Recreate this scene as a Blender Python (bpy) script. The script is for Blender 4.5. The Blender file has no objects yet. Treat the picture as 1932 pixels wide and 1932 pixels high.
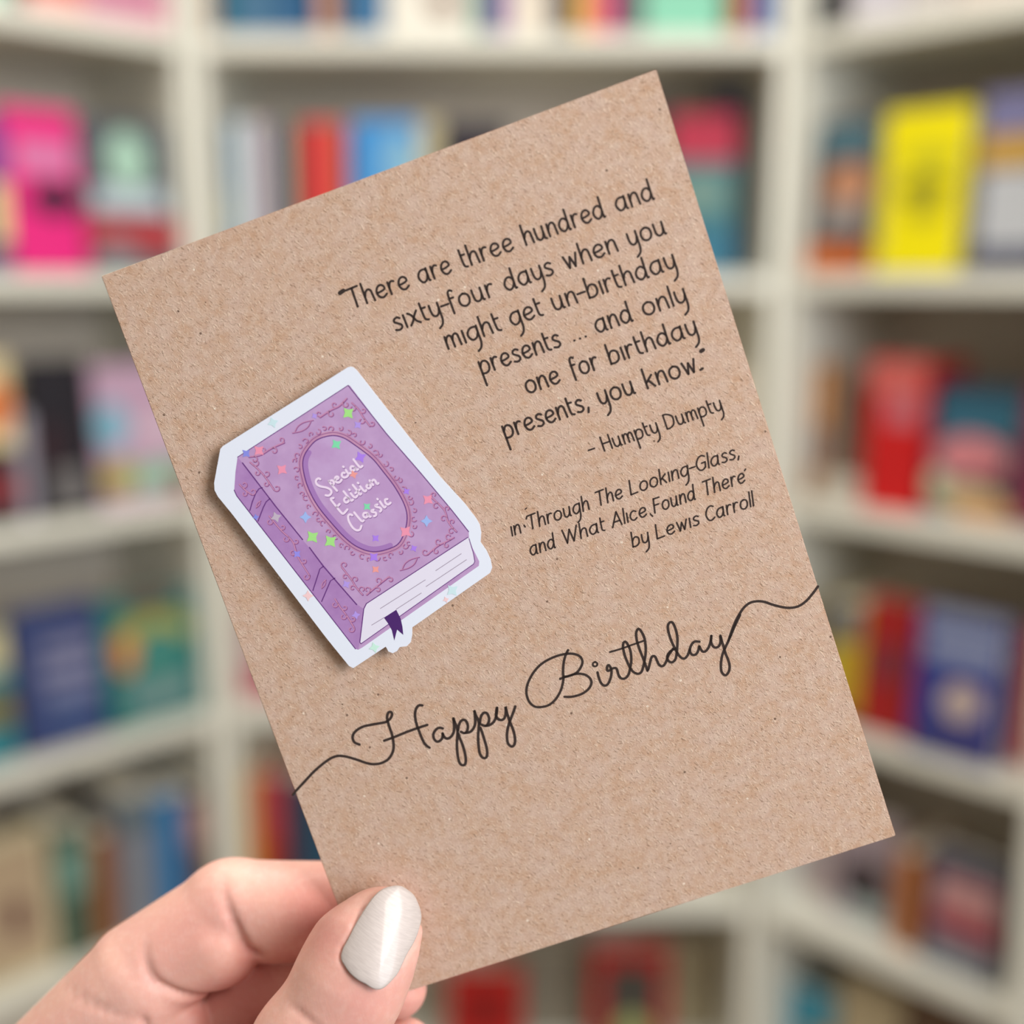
import bpy, bmesh, math
import numpy as np
from mathutils import Vector, Matrix
from mathutils.geometry import tessellate_polygon
sc = bpy.context.scene
COL = sc.collection
# ---------------------------------------------------------------- camera, light, exposure
FPX, EYE, PITCH = 2220.0, 1.336, math.atan(430/2220)
cam_d = bpy.data.cameras.new('camera'); cam = bpy.data.objects.new('camera', cam_d); COL.objects.link(cam)
cam.location = (0, 0, EYE); cam.rotation_euler = (math.pi/2-PITCH, 0, 0)
cam_d.sensor_width = 36; cam_d.sensor_height = 36; cam_d.sensor_fit = 'HORIZONTAL'
cam_d.lens = FPX/1932*36; cam_d.clip_start = .01; cam_d.clip_end = 50
cam_d.dof.use_dof = True; cam_d.dof.focus_distance = .2175; cam_d.dof.aperture_fstop = 4.5
sc.camera = cam
sc.view_settings.view_transform = 'Standard'; sc.view_settings.look = 'None'
sc.view_settings.exposure = 0.0; sc.view_settings.gamma = 1.0; sc.view_settings.use_curve_mapping = False
wd = bpy.data.worlds.new('world'); sc.world = wd; wd.use_nodes = True
wd.node_tree.nodes['Background'].inputs[0].default_value = (1.0, .96, .90, 1)
wd.node_tree.nodes['Background'].inputs[1].default_value = .3
def area(name, loc, target, size, power, color):
    l = bpy.data.lights.new(name, 'AREA'); l.shape = 'RECTANGLE'; l.size, l.size_y = size
    l.energy = power; l.color = color
    o = bpy.data.objects.new(name, l); COL.objects.link(o); o.location = loc
    o.rotation_euler = (Vector(target)-Vector(loc)).to_track_quat('-Z', 'Y').to_euler()
    return o
area('card_key_light', (.66, -.30, 1.76), (0, .2, 1.2), (.42, .42), 8.4, (1.0, .96, .92))  # added key lamp, no window; brightens the card more than the shelves
area('assumed_ceiling_light', (0, .55, 2.68), (0, .75, 0), (2.6, .7), 38, (1.0, .97, .9))  # assumed ceiling lamp, out of view with no fixture; lights shelf fronts from above
area('assumed_window_light', (1.9, -1.3, 1.65), (-.75, 1.7, 1.25), (1.0, 1.4), 32, (.80, .90, 1.0))  # bare area lamp for an assumed, unmodelled window; cool light on the left bookcase

# ---------------------------------------------------------------- measured data (card local millimetres, case local metres)
CARD_ROT=[[0.944325,-0.327764,-0.028667],[-0.007713,0.065054,-0.997852],[0.328925,0.942517,0.058904]]
CARD_POS=[-0.026914,0.207402,1.198297]
CORNERS=[[0.965,147.262],[106.484,147.947],[105.519,0.685],[-0.0,0.0]]
HL=[[1.0049433,0.0065206568,-1.420375e-14],[0.0065206568,0.99501421,1.4073059e-14],[2.4037231e-16,9.6148924e-17,1.0]]
WORDS=[["There",40.88,52.12,127.2,2.25,0],["are",54.06,60.16,127.2,2.25,0],["three",62.25,71.89,127.2,2.25,0],["hundred",74.01,89.01,127.2,2.25,0],["and",91.22,98.09,127.2,2.25,0],["sixty-four",47.09,66.12,120.75,2.25,0],["days",68.16,77.23,120.75,2.25,0],["when",79.43,89.29,120.75,2.25,0],["you",91.4,98.28,120.75,2.25,0],["might",54.89,65.26,114.55,2.25,0],["get",67.19,73.17,114.55,2.25,0],["un-birthday",75.21,98.16,114.55,2.25,0],["presents",59.25,74.45,108.2,2.25,0],["...",76.76,79.19,108.2,2.25,0],["and",81.22,88.0,108.2,2.25,0],["only",90.1,98.16,108.2,2.25,0],["one",65.92,72.31,102.1,2.25,0],["for",74.8,79.64,102.1,2.25,0],["birthday",81.72,98.2,102.1,2.25,0],["presents,",59.54,75.67,95.75,2.25,0],["you",77.69,84.45,95.75,2.25,0],["know",86.56,96.13,95.75,2.25,0],["-",73.03,74.34,87.6,1.72,0],["Humpty",75.73,86.29,87.6,1.72,0],["Dumpty",87.67,98.33,87.6,1.72,0],["in",54.87,56.71,78.35,1.68,0.19],["Through",58.11,69.94,78.35,1.68,0.19],["The",71.31,76.35,78.35,1.68,0.19],["Looking-Glass,",77.8,98.55,78.35,1.68,0.19],["and",56.98,61.86,73.7,1.68,0.19],["What",63.34,71.44,73.7,1.68,0.19],["Alice",72.79,79.47,73.7,1.68,0.19],["Found",80.91,88.8,73.7,1.68,0.19],["There",90.29,98.22,73.7,1.68,0.19],["by",75.17,78.42,69.0,1.68,0.19],["Lewis",79.83,88.03,69.0,1.68,0.19],["Carroll",89.35,98.42,69.0,1.68,0.19]]
TICKS=[[0.75,[[39.82,130.55],[40.56,130.74]]],[0.72,[[97.72,98.89],[98.14,99.0]]],[0.45,[[96.65,95.76],[97.08,95.87]]],[0.28,[[57.65,79.48],[57.75,79.14]]],[0.2,[[58.79,82.25],[59.13,82.39]]],[0.28,[[58.39,80.47],[58.6,80.81]]],[0.24,[[80.14,73.86],[80.38,73.24]]],[0.28,[[98.68,75.68],[98.95,75.92]]]]
SCR=[[0.5,[[-0.6,44.92],[0.01,45.29],[2.28,46.52],[4.72,47.84],[6.86,48.73],[8.88,49.32],[10.38,49.24],[11.8,48.55],[13.45,47.35],[14.75,46.3],[15.89,45.62],[17.3,45.28],[18.74,45.44],[19.79,46.07],[20.62,47.07],[21.11,48.47],[21.35,50.09],[21.36,51.51],[21.46,52.89],[21.7,53.65],[22.16,54.17],[22.6,54.1],[22.67,53.66],[22.28,53.11],[21.59,52.7],[20.85,52.59],[19.54,52.79],[17.97,53.02],[16.63,53.14],[15.3,52.89],[14.41,52.35],[14.02,51.63],[14.11,50.74],[14.84,50.06]]],[0.5,[[19.53,49.24],[21.62,49.29],[23.88,49.44],[26.11,49.5],[28.25,49.49]]],[0.5,[[28.64,53.37],[28.03,53.58],[27.41,53.23],[26.86,52.43],[26.53,51.27],[26.39,49.91],[26.41,48.63],[26.46,47.19],[26.67,45.98],[27.2,45.14]]],[0.5,[[30.8,47.87],[30.38,48.15],[29.88,48.21],[29.25,47.89],[28.73,47.32],[28.59,46.61],[28.75,46.02],[29.04,45.75],[29.56,45.79],[30.08,46.1],[30.36,46.54],[30.46,47.04],[30.48,46.5],[30.66,45.95],[31.09,45.69],[31.77,45.84],[32.42,46.37],[32.83,47.09],[33.15,48.16],[33.32,48.96]]],[0.5,[[33.35,49.06],[33.35,48.3],[33.41,47.42],[33.3,46.49],[32.86,45.35],[32.36,44.12],[31.92,42.65],[31.68,41.33],[31.66,40.36],[31.96,39.88],[32.46,39.81],[32.85,40.38],[33.08,41.17],[33.25,42.41],[33.31,43.79],[33.25,45.0],[33.27,45.96]]],[0.5,[[33.43,46.56],[33.78,47.29],[34.33,47.97],[34.88,48.2],[35.33,48.0],[35.52,47.34],[35.41,46.62],[35.06,45.99],[34.64,45.69],[34.24,45.74],[33.86,46.14]]],[0.5,[[34.63,45.66],[35.31,45.53],[35.89,45.7],[36.54,46.23],[36.99,46.94],[37.31,48.01],[37.58,49.09]]],[0.5,[[37.56,49.1],[37.55,48.25],[37.64,47.46],[37.61,46.61],[37.2,45.57],[36.65,44.26],[36.2,42.8],[35.89,41.28],[35.97,40.28],[36.33,39.83],[36.82,39.88],[37.19,40.51],[37.43,41.51],[37.53,42.88],[37.59,44.58],[37.59,45.65]]],[0.5,[[37.76,46.45],[38.07,47.21],[38.57,47.89],[39.14,48.21],[39.63,47.96],[39.76,47.27],[39.62,46.56],[39.28,46.04],[38.81,45.72],[38.42,45.8],[38.02,46.15]]],[0.5,[[38.6,45.71],[39.29,45.6],[39.96,45.75],[40.56,46.13],[41.1,46.8],[41.53,47.62],[41.8,48.33]]],[0.5,[[41.76,48.29],[41.33,47.47],[41.13,46.9],[41.26,46.21],[41.76,45.82],[42.35,45.89],[42.87,46.51],[43.19,47.26],[43.37,48.0],[43.26,46.91],[43.22,45.86],[43.19,45.01],[43.28,43.9],[43.26,42.62],[43.04,41.4],[42.67,40.56],[42.15,40.25],[41.8,40.43],[41.54,41.06],[41.65,41.99],[42.01,43.05],[42.59,44.14],[43.19,45.01],[43.81,45.76],[44.5,46.59],[45.12,47.44]]],[0.46,[[57.89,54.48],[57.24,53.82],[56.59,52.89],[56.04,51.74],[55.63,50.64],[55.44,49.81],[54.98,48.81],[54.27,47.71],[53.35,46.77],[52.22,46.0],[50.97,45.62],[49.71,45.74],[48.71,46.13],[48.04,47.0],[47.82,48.15],[47.99,49.44],[48.55,50.59],[49.42,51.63],[50.52,52.59],[51.83,53.38],[53.28,53.86],[54.92,54.09],[56.38,54.07],[57.76,53.82],[58.81,53.36],[59.48,52.77],[59.76,52.05],[59.65,51.29],[59.1,50.59],[58.3,49.98],[57.44,49.74],[56.41,49.74],[55.57,49.81],[54.76,49.73]]],[0.46,[[55.57,49.81],[56.41,49.74],[57.44,49.74],[58.41,49.53],[59.29,49.05],[59.92,48.34],[60.13,47.55],[59.9,46.83],[59.21,46.18],[58.12,45.75],[56.87,45.64],[55.62,45.79],[54.46,46.19]]],[0.34,[[61.95,50.71],[62.24,50.3],[62.05,49.92],[61.67,49.87],[61.37,50.15],[61.49,50.56],[61.95,50.71]]],[0.46,[[61.75,48.63],[61.67,47.76],[61.7,46.68],[61.98,45.96],[62.51,45.73],[63.14,46.09],[63.74,46.86],[64.18,47.69],[64.34,48.44],[64.25,49.09],[64.06,49.29],[63.77,49.08],[63.57,48.44],[63.85,48.25],[64.42,48.41],[64.93,48.41],[65.29,48.2],[65.33,47.65],[65.29,46.86],[65.44,46.27],[65.84,45.91],[66.45,45.92],[67.12,46.4],[67.66,47.28],[68.19,48.26],[68.56,49.28],[68.8,50.53],[68.77,51.52],[68.59,52.29],[68.34,52.55],[67.94,52.25],[67.68,51.45],[67.54,50.08],[67.59,48.91],[67.71,47.71],[67.94,46.83],[68.34,46.2],[68.92,45.87],[69.55,46.09],[70.17,46.95],[70.87,48.21],[71.49,49.6],[71.87,51.06],[72.0,52.25],[71.85,53.36],[71.55,54.04],[71.09,53.8],[70.75,53.13],[70.52,51.88],[70.49,50.48],[70.57,48.85],[70.62,47.41],[70.64,45.89]]],[0.46,[[70.64,45.89],[71.05,46.37],[71.62,47.33],[72.11,48.05],[72.54,48.21],[72.82,47.89],[72.9,47.06],[73.01,46.32],[73.37,45.84],[73.9,45.91],[74.52,46.5],[75.23,47.41],[76.4,48.33]]],[0.36,[[65.15,51.58],[66.37,51.51],[67.56,51.49],[69.12,51.53],[70.49,51.54],[71.69,51.56]]],[0.46,[[76.76,48.16],[76.21,48.16],[75.48,47.85],[74.94,47.29],[74.84,46.57],[75.17,46.03],[75.59,45.93],[76.14,46.21],[76.46,46.66],[76.85,47.47],[77.26,48.46],[77.73,49.8],[77.94,51.04],[77.96,52.25],[77.79,53.1],[77.39,53.29],[76.93,52.98],[76.65,52.24],[76.54,51.05],[76.56,49.83],[76.67,48.75],[76.84,47.57],[77.09,46.63],[77.44,46.04],[77.93,45.87],[78.61,46.29],[79.23,47.11],[79.72,47.79],[80.31,48.24],[80.77,48.27],[81.41,48.0]]],[0.46,[[79.3,47.18],[79.18,46.66],[79.37,46.12],[79.75,45.9],[80.24,46.01],[80.78,46.57],[81.12,47.21],[81.2,46.61],[81.42,46.02],[81.92,45.89],[82.6,46.32],[83.19,47.05],[83.59,47.75],[83.82,48.33]]],[0.46,[[83.82,48.33],[83.47,47.42],[83.44,46.68],[83.7,46.07],[84.19,45.9],[84.71,46.14],[85.15,46.83],[85.41,47.87],[85.36,46.76],[85.34,45.55],[85.3,44.25],[85.39,43.09],[85.33,41.88],[84.93,40.89],[84.25,40.32],[83.84,40.46],[83.57,41.17],[83.76,42.24],[84.22,43.4],[84.81,44.42],[85.53,45.29],[86.5,46.37],[87.65,47.75],[88.77,49.04],[89.86,50.24],[89.99,50.38]]],[0.46,[[86.54,46.4],[87.38,47.59],[88.57,49.16],[89.88,50.51],[91.13,51.49],[92.38,51.94],[93.61,51.83],[94.86,51.3],[96.14,50.3],[97.71,49.25],[99.09,48.61],[100.6,48.41],[102.15,48.85],[103.69,49.78],[105.03,50.78]]]]
OUTER=[[37.93,117.15],[38.52,117.1],[38.92,116.8],[39.34,116.01],[47.07,93.06],[49.66,87.02],[50.71,83.75],[50.94,82.48],[50.73,81.01],[50.02,79.37],[50.55,77.47],[50.69,75.7],[50.47,74.22],[49.81,73.42],[33.5,68.61],[32.77,68.42],[32.24,67.02],[31.55,65.85],[30.6,65.37],[29.31,65.64],[28.59,65.09],[27.67,64.96],[27.02,65.53],[26.86,66.55],[19.72,64.64],[19.1,65.3],[16.92,71.69],[8.59,99.05],[7.25,102.91],[7.1,104.23],[7.52,105.53],[10.82,110.93],[11.44,111.27]]
BOOK=[[36.9,114.09],[37.16,113.95],[40.51,103.55],[43.92,94.94],[46.99,86.7],[48.61,81.91],[48.25,80.65],[48.28,78.76],[48.61,76.07],[48.26,75.32],[22.7,67.8],[21.82,67.65],[21.39,67.97],[10.61,101.91],[10.54,103.05],[11.95,106.09],[13.28,108.5]]
PAGES=[[26.25,75.36],[48.11,80.96],[48.25,80.65],[48.1,77.79],[47.84,76.33],[47.45,75.94],[22.71,68.55],[22.58,68.89],[25.45,74.58]]
SPINE=[[13.28,108.5],[13.76,107.22],[18.86,91.36],[24.5,75.83],[25.45,74.58],[22.58,68.89],[21.82,67.65],[21.39,67.97],[10.61,101.91],[10.54,103.05],[11.95,106.09]]
RIBBON=[[28.43,71.82],[31.09,72.49],[31.3,70.67],[31.1,69.16],[30.72,67.62],[29.98,68.93],[28.78,67.14],[29.02,69.16],[28.8,70.47]]
OVAL=[[30.97,106.55],[28.33,106.74],[26.36,105.89],[24.71,104.51],[23.88,102.55],[23.55,99.17],[24.07,95.28],[25.64,90.81],[26.94,87.87],[28.5,85.68],[30.75,84.07],[33.67,83.65],[36.02,84.18],[38.24,86.77],[39.15,89.65],[38.68,93.66],[37.5,97.49],[36.4,100.42],[34.36,103.54],[32.81,105.49]]
STK=[["line",0.22,[[13.76,107.22],[16.69,97.81],[19.23,90.41]]],["line",0.22,[[19.92,88.61],[21.12,84.54],[22.71,80.33],[24.48,75.78]]],["line",0.2,[[15.59,101.8],[14.93,101.79],[14.06,101.2],[12.95,99.98],[11.94,98.61]]],["line",0.2,[[16.15,99.44],[15.31,99.11],[14.5,98.36],[12.67,96.29]]],["line",0.2,[[21.14,84.49],[20.35,84.24],[17.72,80.88]]],["line",0.2,[[22.37,81.73],[21.43,81.52],[18.54,78.42]]],["line",0.16,[[36.9,114.09],[40.51,103.55],[43.92,94.94],[46.99,86.7],[48.61,81.91]]],["line",0.14,[[13.28,108.5],[36.9,114.09]]],["line",0.16,[[26.25,75.36],[48.11,80.96]]],["line",0.16,[[10.54,103.05],[10.61,101.91],[21.39,67.97]]],["line",0.18,[[26.25,75.36],[25.45,74.58],[22.58,68.89],[22.71,68.55]]],["line",0.14,[[48.25,80.65],[48.1,77.79],[47.84,76.33],[47.45,75.94],[22.71,68.55]]],["pageline",0.13,[[28.4,73.66],[38.06,76.03]]],["pageline",0.13,[[25.78,71.23],[28.43,71.82]]],["pageline",0.13,[[31.12,72.57],[36.54,73.95]]],["pageline",0.13,[[37.8,74.82],[46.5,77.13]]],["pageline",0.13,[[40.47,77.03],[45.96,78.49]]],["title",0.36,[[26.19,99.79],[25.94,100.04],[25.5,99.92],[25.26,99.55],[25.37,98.96],[25.96,98.42],[26.7,98.0],[27.27,97.41],[27.29,96.84],[26.82,96.5],[26.39,96.54],[26.11,96.71]]],["title",0.36,[[27.57,98.96],[27.94,97.85],[28.35,96.81]]],["title",0.36,[[27.61,98.91],[28.16,98.89],[28.35,98.49],[28.15,98.11],[27.87,98.1]]],["title",0.36,[[28.75,98.8],[29.39,98.86],[29.35,99.21],[28.96,99.23],[28.7,98.82],[28.84,98.3],[29.34,98.13],[29.84,98.42]]],["title",0.36,[[30.83,99.42],[30.48,99.54],[30.18,99.2],[30.34,98.72],[30.87,98.63],[31.28,98.82]]],["title",0.36,[[31.21,99.85],[31.39,99.12],[31.82,99.08]]],["title",0.36,[[30.94,100.59],[31.02,100.49]]],["title",0.36,[[32.8,99.91],[32.44,100.15],[32.12,99.87],[32.17,99.41],[32.59,99.32],[32.91,99.6],[32.87,99.94],[33.07,99.26],[33.37,99.27]]],["title",0.36,[[33.2,101.22],[33.54,100.1],[33.86,99.44],[34.3,99.56]]],["title",0.36,[[27.29,95.78],[26.75,95.69],[27.21,94.18],[27.7,92.78],[28.05,92.49],[28.96,92.96]]],["title",0.36,[[27.25,94.0],[27.96,94.37]]],["title",0.36,[[29.84,94.9],[29.48,95.14],[29.03,94.85],[29.07,94.33],[29.48,94.24],[29.95,94.59],[29.84,94.9]]],["title",0.36,[[29.46,96.32],[29.89,95.05],[30.17,94.29],[30.55,94.32]]],["title",0.36,[[30.58,95.55],[30.83,94.84],[31.17,94.56],[31.6,94.8]]],["title",0.36,[[30.53,96.27],[30.59,96.18]]],["title",0.36,[[31.46,96.86],[31.89,95.6],[32.06,94.82],[32.36,94.88]]],["title",0.36,[[31.4,95.32],[32.36,95.66]]],["title",0.36,[[32.66,96.17],[32.93,95.35],[33.2,95.04],[33.45,95.18]]],["title",0.36,[[32.47,96.94],[32.53,96.83]]],["title",0.36,[[34.27,96.1],[34.52,95.57],[33.98,95.31],[33.72,95.84],[34.27,96.1]]],["title",0.36,[[34.65,96.64],[34.97,95.66]]],["title",0.36,[[34.83,96.26],[35.37,96.52],[35.6,96.22],[35.72,95.62],[36.0,95.64]]],["title",0.36,[[29.44,91.68],[29.1,91.96],[28.68,91.77],[28.49,90.93],[28.69,89.63],[29.19,88.84],[29.83,88.73],[30.36,89.28]]],["title",0.36,[[29.97,92.05],[30.38,90.85],[30.76,90.04],[31.11,90.09]]],["title",0.36,[[32.19,91.18],[31.69,91.35],[31.34,91.02],[31.5,90.52],[31.95,90.53],[32.25,91.05],[32.32,90.46],[32.56,90.35]]],["title",0.36,[[33.49,91.35],[33.08,91.33],[33.14,91.02],[33.66,90.74],[33.61,90.3],[33.18,90.2]]],["title",0.36,[[34.46,92.03],[34.06,92.0],[34.17,91.68],[34.71,91.33],[34.84,90.89],[34.53,90.66]]],["title",0.36,[[35.11,92.42],[35.34,91.5],[35.53,91.1],[35.8,91.21]]],["title",0.36,[[34.83,93.0],[34.88,92.89]]],["title",0.36,[[36.55,92.38],[36.12,92.41],[36.02,91.83],[36.31,91.4],[36.87,91.54]]]]
VINES=[[4,1,[[15.29,107.86],[17.45,107.52],[19.7,107.98],[22.27,108.21]]],[5,-1,[[15.13,106.89],[16.12,105.11],[16.86,103.22],[17.48,100.74]]],[4,-1,[[35.81,111.95],[34.08,111.14],[32.35,110.93],[30.1,110.39]]],[4,1,[[36.45,110.92],[37.15,109.47],[37.53,107.72],[38.1,105.91]]],[6,-1,[[46.48,82.64],[45.69,84.77],[45.71,87.14],[44.29,90.09]]],[5,1,[[45.66,81.78],[44.11,81.48],[42.37,81.25],[40.09,80.36]]],[5,1,[[26.14,77.16],[25.51,78.85],[25.13,80.66],[24.3,83.25]]],[4,-1,[[26.89,76.91],[28.34,77.47],[29.8,78.02],[31.94,78.76]]],[7,1,[[14.93,96.45],[16.06,93.36],[17.34,90.64],[17.29,87.73],[18.09,83.69]]],[3,-1,[[11.84,103.71],[12.41,102.48],[13.21,101.28]]],[5,1,[[21.03,78.06],[21.52,76.0],[22.09,74.11],[22.52,71.85]]]]
LEAVES=[[[24.35,109.33],[28.71,110.26]],[[34.29,79.21],[38.45,80.4]],[[13.17,98.71],[14.45,99.61]],[[19.39,80.73],[20.69,81.96]]]
STARS=[[35.19,109.39,1.21,"lime",40],[31.18,104.79,1.06,"mint",35],[20.19,103.73,1.11,"pink",50],[15.02,108.61,0.9,"blue",45],[17.42,108.34,1.11,"pink",45],[29.21,110.91,0.6,"lilac",30],[21.64,112.26,1.01,"icecyan",20],[36.07,106.81,0.8,"lilac",40],[32.27,98.62,0.8,"salmon",20],[34.54,101.18,1.11,"violet",25],[40.36,92.57,0.7,"violet",35],[43.55,89.88,1.11,"pink",50],[32.57,92.29,0.8,"mint",45],[12.54,97.09,0.6,"blue",10],[16.06,95.89,1.01,"silver",20],[21.19,94.13,1.06,"sky",0],[21.13,90.28,1.31,"lime",38],[23.99,88.44,1.31,"lime",38],[17.33,88.21,0.8,"periwinkle",45],[16.52,80.24,1.01,"blush",0],[23.97,79.97,0.8,"lilac",30],[23.67,73.96,0.8,"lilac",10],[24.81,67.08,1.01,"icemint",15],[32.05,86.29,0.8,"violet",45],[30.54,83.1,1.01,"violet",45],[30.07,80.84,0.8,"salmon",45],[37.66,85.66,1.21,"pink",50],[41.97,86.24,1.06,"sky",0],[38.06,82.25,0.7,"violet",30],[42.14,72.56,1.21,"icecyan",40],[40.42,71.32,0.6,"blush",20]]
CAPS=[["index",[-21.13,22.23,-8.8,10.16],[-1.44,15.71,-8.8,9.92],1.2],["index",[-24.08,24.09,-8.7,9.62],[-15.33,19.95,-8.8,9.83],1.2],["index",[-22.57,24.36,-8.6,9.18],[-44.81,16.81,-6.2,11.32],1.15],["index",[-28.38,18.79,-6.6,9.36],[-37.16,18.23,-6.4,9.38],1.1],["index2",[-45.47,16.24,-5.5,11.3],[-77.01,-0.54,-3.0,12.88],1.15],["index2",[-41.03,4.58,-5.5,6.85],[-52.38,6.21,-3.5,8.94],1.1],["middle",[3.22,-1.63,-6.2,6.06],[-6.22,0.94,-8.3,8.16],1.1],["middle",[-6.22,0.94,-8.3,8.16],[-24.56,3.79,-12.0,8.97],1.1],["middle2",[-24.56,3.79,-12.0,8.97],[-42.21,-5.16,-12.0,9.94],1.1],["middle2",[-42.21,-5.16,-12.0,9.94],[-62.14,-15.98,-9.0,11.47],1.1],["ring",[0.15,-14.44,-6.4,6.11],[-11.39,-12.98,-8.6,8.24],1.1],["ring",[-11.39,-12.98,-8.6,8.24],[-30.37,-11.23,-12.5,9.07],1.1],["ring2",[-30.37,-11.23,-12.5,9.07],[-50.96,-22.37,-11.0,10.23],1.1],["ring2",[-50.96,-22.37,-11.0,10.23],[-65.0,-35.39,-9.0,12.26],1.1],["little",[-12.28,-25.2,-8.0,5.66],[-30.55,-24.67,-12.0,7.78],1.1],["little2",[-30.55,-24.67,-12.0,7.78],[-48.48,-34.65,-11.0,8.94],1.1],["thumb",[9.83,16.93,5.0,6.01],[5.62,14.24,6.9,8.56],1.25],["thumb",[6.76,17.18,4.6,5.62],[2.01,14.7,6.6,7.78],1.25],["thumb",[5.62,14.24,6.9,8.56],[-0.72,8.68,8.5,9.83],1.25],["thumb",[-0.72,8.68,8.5,9.83],[-10.76,-0.32,9.6,11.15],1.2],["thumb",[-10.76,-0.32,9.6,11.15],[-24.79,-14.1,5.0,13.36],1.15],["thumb",[-24.79,-14.1,5.0,13.36],[-47.41,-32.7,-2.0,20.44],1.1],["palm",[-77.01,-0.54,-3.0,13.41],[-79.53,-41.86,0.0,21.64],1.2],["palm",[-62.14,-15.98,-9.0,12.36],[-70.71,-50.33,-2.0,21.85],1.2],["palm",[-54.16,-26.14,-9.0,13.27],[-58.98,-52.19,0.0,20.54],1.2],["palm",[-47.41,-32.7,-2.0,20.44],[-69.39,-48.87,0.0,22.73],1.1],["palm",[-74.3,-52.36,0.0,24.97],[-86.13,-78.26,8.0,26.68],1.3]]
CREASES=[[1.6,1.1,[[-21.03,32.53],[-20.91,27.89],[-20.79,22.66],[-20.22,17.71],[-18.75,15.36]],0.7,0.08,-2],[1.6,1.1,[[-38.12,26.41],[-38.76,22.78],[-38.41,19.04],[-36.06,15.21],[-32.75,11.18],[-29.9,9.19]],0.6,0.08,-2],[0.4,1.2,[[-58.84,22.95],[-50.42,18.29],[-44.36,13.46],[-38.92,9.91]],0.5,0.5,-2],[0.9,0.9,[[-42.74,13.52],[-43.36,10.77],[-44.41,6.96]],0.3,0.3,-2],[0.35,0.8,[[-22.69,24.44],[-21.78,20.66],[-20.87,16.87]],0.6,0.2,-2],[0.5,0.9,[[-10.18,11.87],[-7.28,9.35],[-4.97,6.14],[-3.26,3.56]],0.3,0.3,9],[0.5,0.8,[[-9.97,9.57],[-8.47,6.73],[-7.88,3.74],[-7.77,1.45]],0.3,0.3,9],[0.35,0.8,[[-5.18,6.99],[-1.94,4.25],[1.71,2.61]],0.3,0.3,9],[0.4,0.7,[[-12.57,8.63],[-12.07,5.67],[-12.06,2.86]],0.3,0.3,9],[0.35,0.7,[[-20.12,27.63],[-20.02,23.21],[-19.33,18.57]],0.6,0.2,-2]]
NAIL=[[13.82,24.0],[12.24,24.48],[10.66,24.31],[9.09,23.54],[7.41,22.42],[5.64,21.03],[4.06,19.57],[2.93,18.61],[2.31,17.72],[2.26,16.92],[2.51,16.4],[3.14,15.11],[3.88,14.07],[4.71,13.1],[5.48,12.36],[6.31,11.27],[7.23,10.5],[8.11,10.24],[9.08,10.38],[9.98,10.66],[10.87,11.03],[12.78,12.7],[14.01,13.48],[15.06,14.33],[15.92,15.44],[16.48,16.54],[16.66,18.23],[16.38,20.68],[15.37,22.65],[14.64,23.51]]
FLUSH=[[-3.56,18.69,-2.0,9.0,0.8],[-12.48,12.4,-4.0,6.0,0.6],[-21.33,15.9,-4.0,5.0,0.6],[-32.35,7.13,-3.0,6.0,0.7],[-0.51,19.08,10.0,6.0,0.6],[5.12,-4.01,-4.0,8.0,0.5],[-28.55,24.51,2.0,9.0,0.35],[-25.47,4.8,-8.0,12.0,0.9],[3.64,8.57,14.0,7.0,0.35]]
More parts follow.
